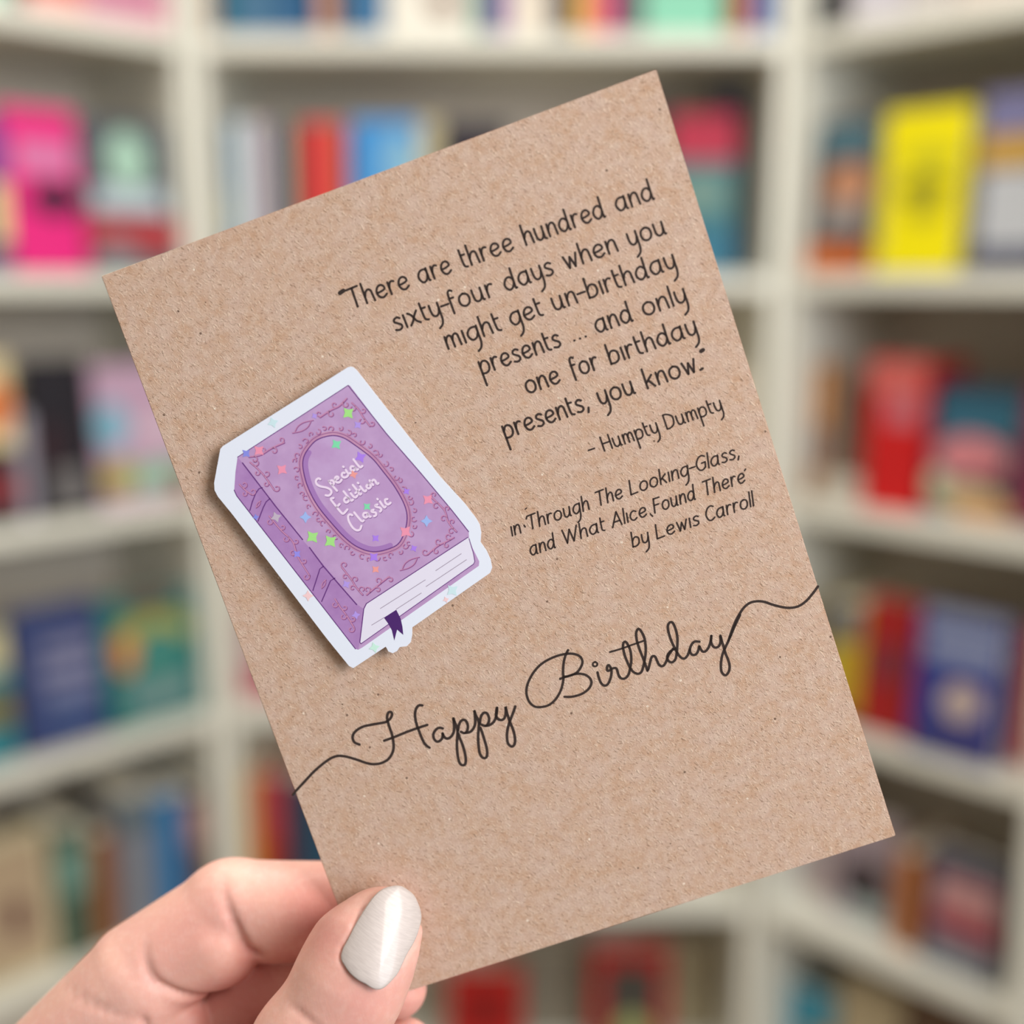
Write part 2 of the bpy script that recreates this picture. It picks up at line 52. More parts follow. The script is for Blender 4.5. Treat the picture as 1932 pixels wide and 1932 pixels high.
BOOKS=[["L",0,0.2303,0.2752,0.2,0.025,0.014,"face",5,"book","mint green book at the far left of the left case's top row","book","BFE5CF",[]],["L",0,0.2085,0.2266,0.2,0.13,0.02,"spine",0,"book","thin dark grey book between mint and coral books, top row","book","4A4642",[]],["L",0,0.1333,0.2061,0.2,0.025,0.014,"face",5,"book","coral red book with a pink lower edge on the top left shelf","book","D8605A",[[0,0,1,0.12,"E8A8A0","r"]]],["L",0,0.0195,0.132,0.2,0.025,0.014,"face",5,"book","pale pink book beside the coral one on the top left shelf","book","D89CAC",[[0.1,0.1,0.9,0.3,"C27E98","r"]]],["L",1,0.2469,0.272,0.1795,0.13,0.02,"spine",0,"book","book with a violet top and yellow lower spine left of the magenta book","book","5A4C96",[[0,0,1,0.18,"41506E","r"],[0,0.2,1,0.6,"D8CF8E","r"]]],["L",1,0.1511,0.2459,0.2001,0.025,0.014,"face",5,"book","magenta book with a black bat shape across its cover","book","E0247C",[[0.28,0.34,1.0,0.56,"2C1830","e"],[0.15,0.6,0.95,0.8,"D077A6","r"]]],["L",1,0.0195,0.148,0.1962,0.025,0.014,"face",5,"book","grey book with a mint figure above a red band, second left shelf","book","565C62",[[0.3,0.55,0.72,0.93,"A9CDB9","e"],[0.1,0.4,0.9,0.55,"B6C3CB","r"],[0,0.12,1,0.36,"A93A40","r"],[0.12,0.02,0.5,0.2,"7D8288","e"]]],["L",2,0.2591,0.3212,0.2119,0.025,0.014,"face",5,"book","cream book with an orange sun and dark foot at the left edge","book","D8C596",[[0.3,0.55,1,0.85,"D9763A","e"],[0,0,1,0.45,"2F2A30","r"],[0,0.12,1,0.3,"7E2E34","r"]]],["L",2,0.2416,0.2571,0.1397,0.13,0.02,"spine",0,"book","slim lilac grey spine between the cream and the black books","book","A5A0AE",[]],["L",2,0.1564,0.2395,0.2046,0.025,0.014,"face",5,"book","black book with a small grey patch low on its cover","book","1E1A22",[[0.3,0.05,0.8,0.3,"6E6A6A","r"],[0.1,0.3,0.45,0.6,"331A22","e"]]],["L",2,0.0195,0.1532,0.1924,0.025,0.014,"face",5,"book","pastel pink and blue book with a yellow and green lower edge","book","B796AE",[[0.0,0.42,0.34,0.74,"74AFC4","e"],[0.45,0.45,0.95,0.62,"CBB0C0","r"],[0,0.1,0.4,0.32,"A89A30","e"],[0.35,0.1,1,0.3,"8FB89E","r"],[0.8,0,1,0.2,"8A3A34","r"]]],["L",3,0.2918,0.3559,0.1801,0.025,0.014,"face",5,"book","teal book with a cream top at the left edge of the fourth shelf","book","2F7A86",[[0,0.68,1,1,"C8BF96","r"],[0.3,0.3,1,0.5,"7E6C34","r"]]],["L",3,0.1673,0.2817,0.1922,0.025,0.014,"face",5,"book","navy book with rows of pale lilac title lines","book","34406E",[[0.3,0.66,0.95,0.76,"7C7C98","r"],[0.25,0.5,0.95,0.6,"82829E","r"],[0.3,0.34,0.95,0.44,"787C9C","r"],[0.3,0.18,0.9,0.26,"4E6490","r"]]],["L",3,0.0195,0.1617,0.1838,0.025,0.014,"face",5,"book","teal green book with a gold arch and an orange flower","book","1F6E6C",[[0.1,0.55,0.95,0.85,"9C9A4C","e"],[0.28,0.3,0.85,0.72,"3F8078","e"],[0.1,0.42,0.32,0.72,"D8863C","e"],[0.2,0.12,0.9,0.3,"76908F","r"],[0.25,0.88,0.8,1,"5A4C44","r"]]],["L",4,0.2522,0.3676,0.1978,0.025,0.03,"face",5,"book","cream framed book with a dark red dot in its middle","book","CFC09C",[[0.08,0.06,0.92,0.94,"B39C80","r"],[0.42,0.3,0.68,0.56,"5A2C30","e"]]],["L",4,0.2073,0.2514,0.196,0.13,0.02,"spine",0,"book","dark green book beside the cream framed one","book","4B5F50",[[0,0.5,1,0.85,"6E9488","r"]]],["L",4,0.1683,0.2038,0.1695,0.13,0.02,"spine",0,"book","rust brown spine right of the dark green book","book","8E5A38",[]],["L",4,0.106,0.1624,0.2122,0.13,0.02,"spine",0,"book","blue grey book beside the rust brown spine","book","7E828C",[[0,0.75,1,0.95,"5A6A72","r"]]],["L",4,0.0617,0.1022,0.1956,0.13,0.02,"spine",0,"book","bright blue book leaning near the right end of the lower left shelf","book","2C76AC",[]],["L",4,0.023,0.0579,0.1866,0.13,0.02,"spine",0,"book","dark brown and pinkish spine at the post, lower left shelf","book","5F4438",[[0,0.55,1,0.9,"A67C74","r"]]],["C",0,0.0195,0.0281,0.2,0.13,0.03,"spine",0,"book","narrow orange spine at the left end of the top middle row","book","C28A62",[]],["C",0,0.0289,0.0531,0.2,0.13,0.03,"spine",0,"book","dark teal spine second from the left in the top middle row","book","1F6478",[]],["C",0,0.0545,0.11,0.2,0.13,0.03,"spine",0,"book","wide slate blue spine in the top middle row","book","476E8C",[]],["C",0,0.1114,0.1562,0.2,0.13,0.03,"spine",0,"book","deep blue spine beside the salmon one, top middle row","book","2F5C84",[]],["C",0,0.1654,0.1867,0.2,0.13,0.03,"spine",0,"book","salmon pink spine in the top middle row","book","C99684",[]],["C",0,0.1882,0.2038,0.2,0.13,0.03,"spine",0,"book","thin black spine between salmon and blue books, top row","book","4B453C",[]],["C",0,0.2066,0.2535,0.2,0.13,0.03,"spine",0,"book","steel blue spine left of the white book, top middle row","book","3C6E98",[]],["C",0,0.2564,0.3715,0.2,0.025,0.03,"face",5,"book","white book with a small brown mark, top middle row","book","E2DCD0",[[0.5,0.12,0.85,0.3,"8A6E60","e"]]],["C",0,0.3744,0.3943,0.2,0.13,0.03,"spine",0,"book","emerald green spine right of the white book","book","2E8474",[]],["C",0,0.3957,0.4241,0.2,0.13,0.03,"spine",0,"book","purple spine beside the emerald one, top row","book","8E6AA2",[]],["C",0,0.4255,0.4753,0.2,0.13,0.03,"spine",0,"book","cream spine right of the purple one, top row","book","E4D8C8",[]],["C",0,0.4781,0.5094,0.2,0.13,0.03,"spine",0,"book","dark grey brown spine before the yellow one, top row","book","57504E",[]],["C",0,0.5108,0.5307,0.2,0.13,0.03,"spine",0,"book","golden yellow spine in the top middle row","book","E0B050",[]],["C",0,0.5322,0.5464,0.2,0.13,0.03,"spine",0,"book","orange pink spine beside the golden one, top row","book","E07C66",[]],["C",0,0.5478,0.5663,0.2,0.13,0.03,"spine",0,"book","hot pink spine in the top middle row","book","D23C80",[]],["C",0,0.5677,0.6018,0.2,0.13,0.03,"spine",0,"book","charcoal spine left of the mint book, top row","book","5E5A60",[]],["C",0,0.6047,0.7113,0.2,0.025,0.03,"face",5,"book","mint green book facing out in the top middle row","book","86C8AC",[[0.05,0.75,0.95,0.95,"C8D8B0","r"]]],["C",0,0.7241,0.7497,0.2,0.13,0.03,"spine",0,"book","burnt orange spine near the right post, top row","book","B46A3E",[]],["C",0,0.7507,0.7805,0.2,0.13,0.03,"spine",0,"book","royal blue spine against the right post, top row","book","3F6AAE",[]],["C",1,0.0195,0.0312,0.2018,0.13,0.06,"spine",0,"book","dark olive spine against the left post, second middle shelf","book","4E5A54",[[0,0.3,1,0.55,"8C8A62","r"]]],["C",1,0.032,0.0518,0.2103,0.13,0.06,"spine",0,"book","pale blue spine in the second middle shelf","book","AFC6DA",[]],["C",1,0.0533,0.0713,0.2124,0.13,0.06,"spine",0,"book","ivory spine right of the pale blue one","book","D8D4CC",[]],["C",1,0.0727,0.0861,0.2075,0.13,0.06,"spine",0,"book","mauve spine between ivory and indigo books","book","A68CA0",[]],["C",1,0.0869,0.1026,0.2075,0.13,0.06,"spine",0,"book","indigo spine in the second middle shelf","book","4A4672",[]],["C",1,0.104,0.1152,0.206,0.13,0.06,"spine",0,"book","sage green spine beside the indigo one","book","A8B49A",[]],["C",1,0.1168,0.1325,0.2075,0.13,0.06,"spine",0,"book","dark olive brown spine left of the red book","book","5A4E3A",[]],["C",1,0.134,0.1923,0.2075,0.13,0.06,"spine",0,"book","bright red book with an orange edge, second middle shelf","book","D2383C",[[0.72,0,1,1,"C8684E","r"]]],["C",1,0.2011,0.2961,0.2111,0.025,0.05,"face",3,"book","sky blue book facing out above the card's top edge","book","4690CE",[[0.5,0.5,0.98,0.92,"86B4CC","e"]]],["C",1,0.297,0.3268,0.2124,0.13,0.06,"spine",0,"book","tan cream spine right of the sky blue book","book","BFB490",[]],["C",1,0.3304,0.4225,0.2062,0.025,0.05,"face",3,"book","near black book peeking over the card's top edge","book","2A2430",[]],["C",1,0.7248,0.7634,0.2639,0.025,0.12,"face",2,"book","tall navy book standing behind the crimson and teal one","book","32395A",[]],["C",1,0.6476,0.7431,0.2202,0.025,0.05,"face",5,"book","book with a crimson top and teal lower half beside the card","book","3F7276",[[0,0.7,1,1,"B02A44","r"],[0,0.0,1,0.3,"2C6A82","r"],[0.15,0.4,0.85,0.6,"6E8C84","r"]]],["C",1,0.6127,0.6468,0.2441,0.13,0.06,"spine",0,"book","black brown spine at the card's right upper corner","book","3A322E",[]],["C",2,0.7076,0.7805,0.1781,0.025,0.05,"face",4,"book","pale cream book between the card and the right post","book","CFC6B2",[]],["C",3,0.0195,0.1036,0.1245,0.025,0.04,"face",5,"book","low dusty pink book with a red foot beside the left post","book","B08A8C",[[0,0,1,0.35,"B04A5C","r"]]],["C",4,0.0195,0.034,0.1929,0.13,0.03,"spine",0,"book","mustard yellow spine beside the left post, lower middle shelf","book","C8A23A",[]],["C",4,0.0348,0.0501,0.1929,0.13,0.03,"spine",0,"book","orange red spine right of the mustard one","book","CC4E2A",[[0,0.55,1,1,"BE4A52","r"]]],["C",4,0.0509,0.0729,0.1929,0.13,0.03,"spine",0,"book","raspberry red spine in the lower middle shelf","book","B8444E",[[0,0,1,0.4,"9A3A2C","r"]]],["C",4,0.0753,0.0916,0.1886,0.13,0.03,"spine",0,"book","dark maroon spine next to the raspberry one","book","5A2A34",[]],["C",4,0.094,0.1609,0.1843,0.13,0.03,"spine",0,"book","navy teal book disappearing behind the card's left edge","book","2A4A60",[]],["C",5,0.3238,0.4442,0.1521,0.025,0.06,"face",5,"book","red book facing out below the card's lower edge","book","B3231F",[[0.15,0.3,0.85,0.8,"8C1C1A","r"]]],["C",5,0.4484,0.5537,0.1484,0.025,0.13,"face",5,"book","putty grey book behind and between the two red books","book","8C8474",[]],["C",5,0.5573,0.6809,0.1914,0.025,0.06,"face",5,"book","red framed book with a charcoal and green centre","book","B32A28",[[0.16,0.08,0.86,0.84,"4A4640","r"],[0.3,0.1,0.75,0.4,"A3A66C","e"]]],["C",5,0.6929,0.7652,0.1581,0.025,0.13,"face",5,"book","pale stone book right of the red framed one, bottom shelf","book","A89C80",[]],["R",0,0.0195,0.0623,0.2,0.025,0.014,"face",5,"book","black book at the left end of the top right row","book","2A2A30",[]],["R",0,0.0714,0.1474,0.2,0.025,0.014,"face",5,"book","white and lilac book in the top right row","book","D4CED6",[[0.1,0.5,0.9,0.9,"A8A2C4","r"]]],["R",0,0.15,0.2076,0.2,0.025,0.014,"face",5,"book","navy book in the top right row","book","3A3A58",[[0,0,1,0.2,"D0C8C4","r"]]],["R",0,0.2101,0.3092,0.2,0.025,0.014,"face",5,"book","mauve book at the right end of the top right row","book","8E7484",[[0,0,1,0.3,"D8C8BE","r"]]],["R",1,0.0242,0.1134,0.1995,0.025,0.014,"face",5,"book","dark teal topped book with a tan face and orange foot","book","4E3C38",[[0.05,0.74,0.95,0.97,"4C6E7A","r"],[0.2,0.4,0.95,0.72,"BE8868","e"],[0.15,0.25,0.9,0.45,"8C8A88","r"],[0,0,1,0.18,"D07038","r"],[0.5,0.1,0.9,0.26,"7A3A22","e"]]],["R",1,0.1227,0.2353,0.2026,0.025,0.014,"face",5,"book","bright yellow book with olive scribbles, second right shelf","book","F0E000",[[0.2,0.42,0.85,0.6,"A49C1C","e"],[0.35,0.3,0.75,0.46,"B4AA20","e"],[0.25,0.62,0.9,0.76,"C8C020","e"],[0.02,0.1,0.1,0.7,"D8CC50","r"]]],["R",1,0.2502,0.3432,0.2113,0.025,0.014,"face",5,"book","lilac topped book with a gold band and pale grey art","book","56586A",[[0.0,0.76,1,1,"76749A","r"],[0,0.58,1,0.76,"C0963E","r"],[0.08,0.14,1,0.56,"BABCC0","r"]]],["R",2,0.0195,0.057,0.1894,0.025,0.045,"face",3,"book","brown book with a grey square, third right shelf","book","8A6040",[[0.2,0.55,0.7,1,"C08850","r"],[0.2,0.28,0.7,0.5,"787476","r"],[0,0.0,1,0.2,"9A683C","r"]]],["R",2,0.0578,0.1165,0.0425,0.012,0.012,"face",1,"book","low pale grey booklet lying in front of the brown book","book","C4BCAE",[]],["R",2,0.1172,0.1968,0.2021,0.13,0.03,"spine",0,"book","thick red spine with a pink top on the third right shelf","book","C81E20",[[0.0,0.78,1,0.98,"CC6660","r"],[0.35,0.58,0.95,0.76,"BE6E78","r"]]],["R",2,0.2014,0.3179,0.1741,0.025,0.04,"face",5,"book","teal topped book with a round pink cake shape below","book","2A4658",[[0.05,0.62,0.97,0.88,"32647A","r"],[0.05,0.3,0.9,0.62,"CC8086","e"],[0.5,0.2,1,0.36,"5A2A3C","r"],[0.02,0.06,0.9,0.26,"C2B08A","e"],[0.35,0,1,0.12,"C28A58","r"],[0,0.14,0.22,0.34,"A8BCA0","e"]]],["R",2,0.3187,0.3741,0.174,0.025,0.05,"face",5,"book","magenta book at the right edge of the third right shelf","book","8A2C50",[]],["R",3,0.0824,0.1314,0.1755,0.13,0.02,"spine",0,"book","book with a slate top and yellow spine beside the card","book","C0A430",[[0,0.7,1,1,"6A6C70","r"],[0,0,1,0.12,"5A3C28","r"]]],["R",3,0.1339,0.211,0.1896,0.025,0.02,"face",5,"book","dark red book between the yellow spine and the blue book","book","A02222",[[0.2,0.4,0.8,0.66,"74323E","r"]]],["R",3,0.2187,0.337,0.1951,0.025,0.003,"face",5,"book","royal blue book with a cream disc and pale lettering band","book","2E3A82",[[0.1,0.66,0.95,0.84,"868EAA","r"],[0.34,0.28,0.78,0.52,"C6B0A0","e"],[0.1,0.06,0.95,0.2,"46406A","r"],[0.05,0.9,0.95,1,"8088A0","r"]]],["R",3,0.3379,0.3805,0.1807,0.025,0.05,"face",5,"book","coral red book at the right edge of the fourth right shelf","book","CC4448",[]],["R",4,0.0195,0.0694,0.1375,0.025,0.09,"face",5,"book","off white and rose book below the card's right corner","book","B8A4A4",[[0.1,0.3,0.5,0.9,"A8A8AE","r"]]],["R",4,0.0884,0.1834,0.161,0.025,0.06,"face",5,"book","pale lilac book with a dark oval shape, fifth right shelf","book","A4949C",[[0.1,0.15,0.9,0.6,"40363A","e"],[0.3,0.04,0.9,0.2,"9EB0AC","r"]]],["R",4,0.1995,0.2321,0.1451,0.13,0.04,"spine",0,"book","orange brown spine beside the dark blue book","book","B06A34",[]],["R",4,0.2435,0.3525,0.1711,0.025,0.03,"face",5,"book","dark slate blue book with pink and crimson bands","book","4A4C5E",[[0.12,0.48,0.9,0.78,"BE8C8C","r"],[0.1,0.3,0.95,0.48,"962C40","r"],[0.08,0.06,0.9,0.28,"84868E","r"]]],["R",5,0.0195,0.0998,0.16,0.025,0.06,"face",5,"book","turquoise book low at the right post","book","3A8CA4",[[0.4,0,1,0.6,"B49C6C","r"]]],["R",5,0.1046,0.2059,0.2069,0.025,0.06,"face",5,"book","sand coloured book beside the turquoise one, bottom right","book","B8A888",[]],["R",5,0.2105,0.3221,0.2349,0.025,0.06,"face",5,"book","dark brown book at the bottom right of the picture","book","6A5444",[]]]

# ---------------------------------------------------------------- helpers
def lin(h):
    r = []
    for i in (0, 2, 4):
        x = int(h[i:i+2], 16)/255
        r.append(x/12.92 if x <= .04045 else ((x+.055)/1.055)**2.4)
    return (*r, 1)
MATS = {}
def mat(h, rough=.5, metal=0, spec=.25):
    k = (h, rough, metal, spec)
    if k in MATS: return MATS[k]
    m = bpy.data.materials.new('m_'+h); m.use_nodes = True
    p = m.node_tree.nodes['Principled BSDF']
    p.inputs['Base Color'].default_value = lin(h); p.inputs['Roughness'].default_value = rough
    p.inputs['Metallic'].default_value = metal; p.inputs['Specular IOR Level'].default_value = spec
    MATS[k] = m; return m
class G:
    """small node graph helper"""
    def __init__(s, name):
        s.m = bpy.data.materials.new(name); s.m.use_nodes = True; s.t = s.m.node_tree; s.p = s.t.nodes['Principled BSDF']
    def n(s, kind, ins=None, **kw):
        x = s.t.nodes.new(kind)
        for k, v in kw.items(): setattr(x, k, v)
        for k, v in (ins or {}).items():
            if isinstance(v, bpy.types.NodeSocket): s.t.links.new(v, x.inputs[k])
            else: x.inputs[k].default_value = v
        return x
    def math(s, op, a, b=0., clamp=False):
        return s.n('ShaderNodeMath', {0: a, 1: b}, operation=op, use_clamp=clamp).outputs[0]
    def mix(s, fac, a, b, blend='MIX'):
        x = s.n('ShaderNodeMix', data_type='RGBA', blend_type=blend)
        for i, v in ((0, fac), (6, a), (7, b)):
            if isinstance(v, bpy.types.NodeSocket): s.t.links.new(v, x.inputs[i])
            else: x.inputs[i].default_value = v
        return x.outputs[2]
    def ramp(s, v, a, b):
        x = s.n('ShaderNodeMapRange', {0: v, 1: a, 2: b, 3: 0., 4: 1.}); return x.outputs[0]
    def set(s, **kw):
        for k, v in kw.items():
            i = s.p.inputs[k.replace('_', ' ')]
            if isinstance(v, bpy.types.NodeSocket): s.t.links.new(v, i)
            else: i.default_value = v
        return s.m
def mesh_obj(name, bm, m, parent=None, smooth=False):
    me = bpy.data.meshes.new(name); bmesh.ops.recalc_face_normals(bm, faces=bm.faces); bm.to_mesh(me); bm.free()
    if m: me.materials.append(m)
    if smooth:
        for p in me.polygons: p.use_smooth = True
    o = bpy.data.objects.new(name, me); COL.objects.link(o)
    if parent: o.parent = parent
    return o
def empty(name, M=None):
    o = bpy.data.objects.new(name, None); o.empty_display_size = .05; COL.objects.link(o)
    if M is not None: o.matrix_world = M
    return o
def tag(o, label=None, cat=None, group=None, kind=None):
    if label: o['label'] = label
    if cat: o['category'] = cat
    if group: o['group'] = group
    if kind: o['kind'] = kind
    return o
def box(bm, x0, x1, y0, y1, z0, z1):
    v = [bm.verts.new((x, y, z)) for z in (z0, z1) for x, y in ((x0, y0), (x1, y0), (x1, y1), (x0, y1))]
    for f in ((3, 2, 1, 0), (4, 5, 6, 7), (0, 1, 5, 4), (1, 2, 6, 5), (2, 3, 7, 6), (3, 0, 4, 7)): bm.faces.new([v[i] for i in f])
def bevel(bm, w):
    bmesh.ops.bevel(bm, geom=list(bm.edges), offset=w, segments=2, affect='EDGES', profile=.6)
def box_obj(name, dims, m, parent=None, bev=0):
    bm = bmesh.new(); box(bm, *dims)
    if bev: bevel(bm, bev)
    return mesh_obj(name, bm, m, parent)
def smooth_line(pts, sub=6, closed=False):
    P = [np.array(p, float) for p in pts]; n = len(P)
    if n < 3: return P
    out = []
    for i in range(n if closed else n-1):
        if closed: p0, p1, p2, p3 = P[i-1], P[i], P[(i+1) % n], P[(i+2) % n]
        else: p0, p1, p2, p3 = P[max(i-1, 0)], P[i], P[i+1], P[min(i+2, n-1)]
        for k in range(sub):
            t = k/sub
            out.append(.5*(2*p1+(p2-p0)*t+(2*p0-5*p1+4*p2-p3)*t*t+(3*p1-p0-3*p2+p3)*t**3))
    if not closed: out.append(P[-1])
    return out
def ribbon(bm, pts, w, z, closed=False):
    """flat printed stroke with round ends, points in mm on the plane z (mm)"""
    P = []
    for p in pts:
        p = np.array(p[:2], float)
        if not P or np.linalg.norm(p-P[-1]) > .02: P.append(p)
    if len(P) == 1: P.append(P[0]+np.array((.02, 0)))
    h = w/2; n = len(P)
    def V(p): return bm.verts.new((p[0]/1000, p[1]/1000, z/1000))
    prev = None; first = None
    for i in range(n):
        a = P[i-1] if (i or closed) else P[i]; b = P[(i+1) % n] if (i < n-1 or closed) else P[i]
        t = b-a; t = t/max(np.linalg.norm(t), 1e-9); nn = np.array((-t[1], t[0]))
        cur = (V(P[i]+nn*h), V(P[i]-nn*h))
        if prev: bm.faces.new((prev[0], prev[1], cur[1], cur[0]))
        else: first = cur
        prev = cur
    if closed: bm.faces.new((prev[0], prev[1], first[1], first[0])); return
    for p, q in ((P[0], P[1]), (P[-1], P[-2])):
        a0 = math.atan2(*(p-q)[::-1])
        ring = [V(p+h*np.array((math.cos(a0+a), math.sin(a0+a)))) for a in np.linspace(-math.pi/2, math.pi/2, 7)]
        bm.faces.new(ring)
def poly(bm, pts, z, z0=None):
    """filled outline (mm); with z0 an extruded slab"""
    top = [bm.verts.new((p[0]/1000, p[1]/1000, z/1000)) for p in pts]
    tri = tessellate_polygon([[Vector((p[0], p[1], 0)) for p in pts]])
    for t in tri: bm.faces.new([top[i] for i in t])
    if z0 is not None:
        bot = [bm.verts.new((p[0]/1000, p[1]/1000, z0/1000)) for p in pts]
        for t in tri: bm.faces.new([bot[i] for i in t[::-1]])
        for i in range(len(pts)): bm.faces.new((top[i-1], top[i], bot[i], bot[i-1]))

# ---------------------------------------------------------------- room
g = G('plaster'); nz = g.n('ShaderNodeTexNoise', {'Scale': 6., 'Detail': 5.})
wall_m = g.set(Base_Color=g.mix(nz.outputs[0], lin('D6D1C4'), lin('E2DED2')), Roughness=.85)
g = G('floorboards'); tc = g.n('ShaderNodeTexCoord')
br = g.n('ShaderNodeTexBrick', {'Vector': tc.outputs['Object'], 'Color1': lin('9C8468'), 'Color2': lin('8A7258'), 'Mortar': lin('5C4A38'), 'Scale': 3., 'Mortar Size': .006, 'Brick Width': 2.2, 'Row Height': .35})
floor_m = g.set(Base_Color=br.outputs[0], Roughness=.5)
X0, X1, Y0, Y1, H = -2.4, 2.4, -2.4, 2.25, 2.75
for nm, d, m in (('floor', (X0, X1, Y0, Y1, -.1, 0), floor_m), ('ceiling', (X0, X1, Y0, Y1, H, H+.1), wall_m), ('wall_back', (X0, X1, Y1, Y1+.1, 0, H), wall_m),
                 ('wall_left', (X0-.1, X0, Y0, Y1, 0, H), wall_m), ('wall_right', (X1, X1+.1, Y0, Y1, 0, H), wall_m)):
    tag(box_obj(nm, d, m), kind='structure')
tag(box_obj('baseboard_back', (X0, X1, Y1-.015, Y1, 0, .09), wall_m), kind='structure')

# ---------------------------------------------------------------- bookcases
g = G('cream_laminate'); tc = g.n('ShaderNodeTexCoord')
nz = g.n('ShaderNodeTexNoise', {'Vector': tc.outputs['Object'], 'Scale': 9., 'Detail': 4.})
case_m = g.set(Base_Color=g.mix(nz.outputs[0], lin('DFDDCF'), lin('E7E5DA')), Roughness=.42, Specular_IOR_Level=.35)
g = G('back_board'); nz = g.n('ShaderNodeTexNoise', {'Scale': 5., 'Detail': 3.})
backboard_m = g.set(Base_Color=g.mix(nz.outputs[0], lin('CFC2B2'), lin('D8CDBF')), Roughness=.6)
DD, SP, TK, DEPTH = 1.653, .19*1.653, .026, .28
UNITS = {'C': ((-.2583*DD, DD), (1., 0.), .80), 'L': ((-.2583*DD-.003, DD-.003), (-.70711, -.70711), .42), 'R': ((.2255*DD+.003, DD-.003), (.70711, -.70711), .40)}
FRAME = {}
for k, ((ox, oy), (ex, ey), W) in UNITS.items():
    nx, ny = ey, -ex
    if nx*ox+ny*oy > 0: nx, ny = -nx, -ny
    rx, ry = -ny, nx
    FRAME[k] = (ox, oy, ex, ey, nx, ny, math.atan2(ry, rx), W)
def shelf_top(k): return EYE+SP*(1-k)+TK/2
CASE_LABEL = {'C': 'wide cream bookcase in the middle, facing the card', 'L': 'narrow cream bookcase angled in from the left', 'R': 'narrow cream bookcase angled in from the right'}
for k, (ox, oy, ex, ey, nx, ny, ang, W) in FRAME.items():
    cx, cy = ox+ex*W/2, oy+ey*W/2
    root = empty('bookcase', Matrix.Translation((cx, cy, 0)) @ Matrix.Rotation(ang, 4, 'Z'))
    tag(root, CASE_LABEL[k], 'bookcase', 'cream bookcases along the shop corner')
    top = shelf_top(-1)+.02; w = W/2; t = .018
    box_obj('side_panel', (-w, -w+t, 0, DEPTH, 0, top), case_m, root, .0012)
    box_obj('side_panel', (w-t, w, 0, DEPTH, 0, top), case_m, root, .0012)
    box_obj('back_panel', (-w+t, w-t, DEPTH-.006, DEPTH-.001, .07, top-.02), backboard_m, root)
    box_obj('top_panel', (-w+t, w-t, .001, DEPTH-.007, top-.022, top-.001), case_m, root, .001)
    box_obj('plinth', (-w+t, w-t, .02, .038, 0, shelf_top(5)-TK), case_m, root)
    for s in range(0, 6):
        z = shelf_top(s); box_obj('shelf', (-w+t, w-t, .002, DEPTH-.007, z-TK, z), case_m, root, .0012)

# ---------------------------------------------------------------- books
page_m = mat('E9E2CF', .8)
def disc(bm, cx, cz, rx, rz, y0, y1, n=28):
    ring = [(cx+rx*math.cos(a), cz+rz*math.sin(a)) for a in np.linspace(0, 2*math.pi, n, endpoint=False)]
    f = [bm.verts.new((x, y0, z)) for x, z in ring]; b = [bm.verts.new((x, y1, z)) for x, z in ring]
    bm.faces.new(f); bm.faces.new(b[::-1])
    for i in range(n): bm.faces.new((f[i-1], f[i], b[i], b[i-1]))
ROW = {0: 'top row', 1: 'second shelf', 2: 'third shelf', 3: 'fourth shelf', 4: 'fifth shelf', 5: 'bottom shelf'}
SIDE = {'C': 'middle', 'L': 'left', 'R': 'right'}
for unit, k, s0, s1, h, th, b, kind, lean, name, label, cat, cov, prints in BOOKS:
    ox, oy, ex, ey, nx, ny, ang, W = FRAME[unit]
    w = (s1-s0)/2-.0004; sm = (s0+s1)/2
    L = math.radians(lean)
    M = Matrix.Translation((ox+ex*sm-nx*b, oy+ey*sm-ny*b, shelf_top(k)+.0006+(th*math.sin(L) if kind == 'face' else 0))) @ Matrix.Rotation(ang, 4, 'Z')
    if kind == 'face': M = M @ Matrix.Rotation(-L, 4, 'X')
    root = empty('book', M); tag(root, label, 'book', f'books on the {ROW[k]} of the {SIDE[unit]} bookcase')
    cm = mat(cov, .45); c = .0022
    bm = bmesh.new()
    if kind == 'face':
        box(bm, -w, w, 0, c, 0, h); box(bm, -w, w, th-c, th, 0, h); box(bm, -w, -w+c, c, th-c, 0, h)
        mesh_obj('cover', bm, cm, root)
        box_obj('page_block', (-w+c, w-.003, c, th-c, .003, h-.003), page_m, root)
    else:
        box(bm, -w, w, 0, c, 0, h); box(bm, -w, -w+c, c, th, 0, h); box(bm, w-c, w, c, th, 0, h)
        mesh_obj('cover', bm, cm, root)
        box_obj('page_block', (-w+c, w-c, c, th-.003, .003, h-.003), page_m, root)
    for i, (x0, z0, x1, z1, col, shp) in enumerate(prints):
        bm = bmesh.new(); y1 = -.0001-.0002*i
        xa, xb = -w+2*w*x0, -w+2*w*x1
        if shp == 'r': box(bm, xa, xb, y1-.0002, .0003, h*z0, h*z1)
        else: disc(bm, (xa+xb)/2, h*(z0+z1)/2, (xb-xa)/2, h*(z1-z0)/2, y1-.0002, .0003)
        mesh_obj('spine_band' if kind == 'spine' else ('cover_band' if shp == 'r' else 'cover_motif'), bm, mat(col, .45), root)

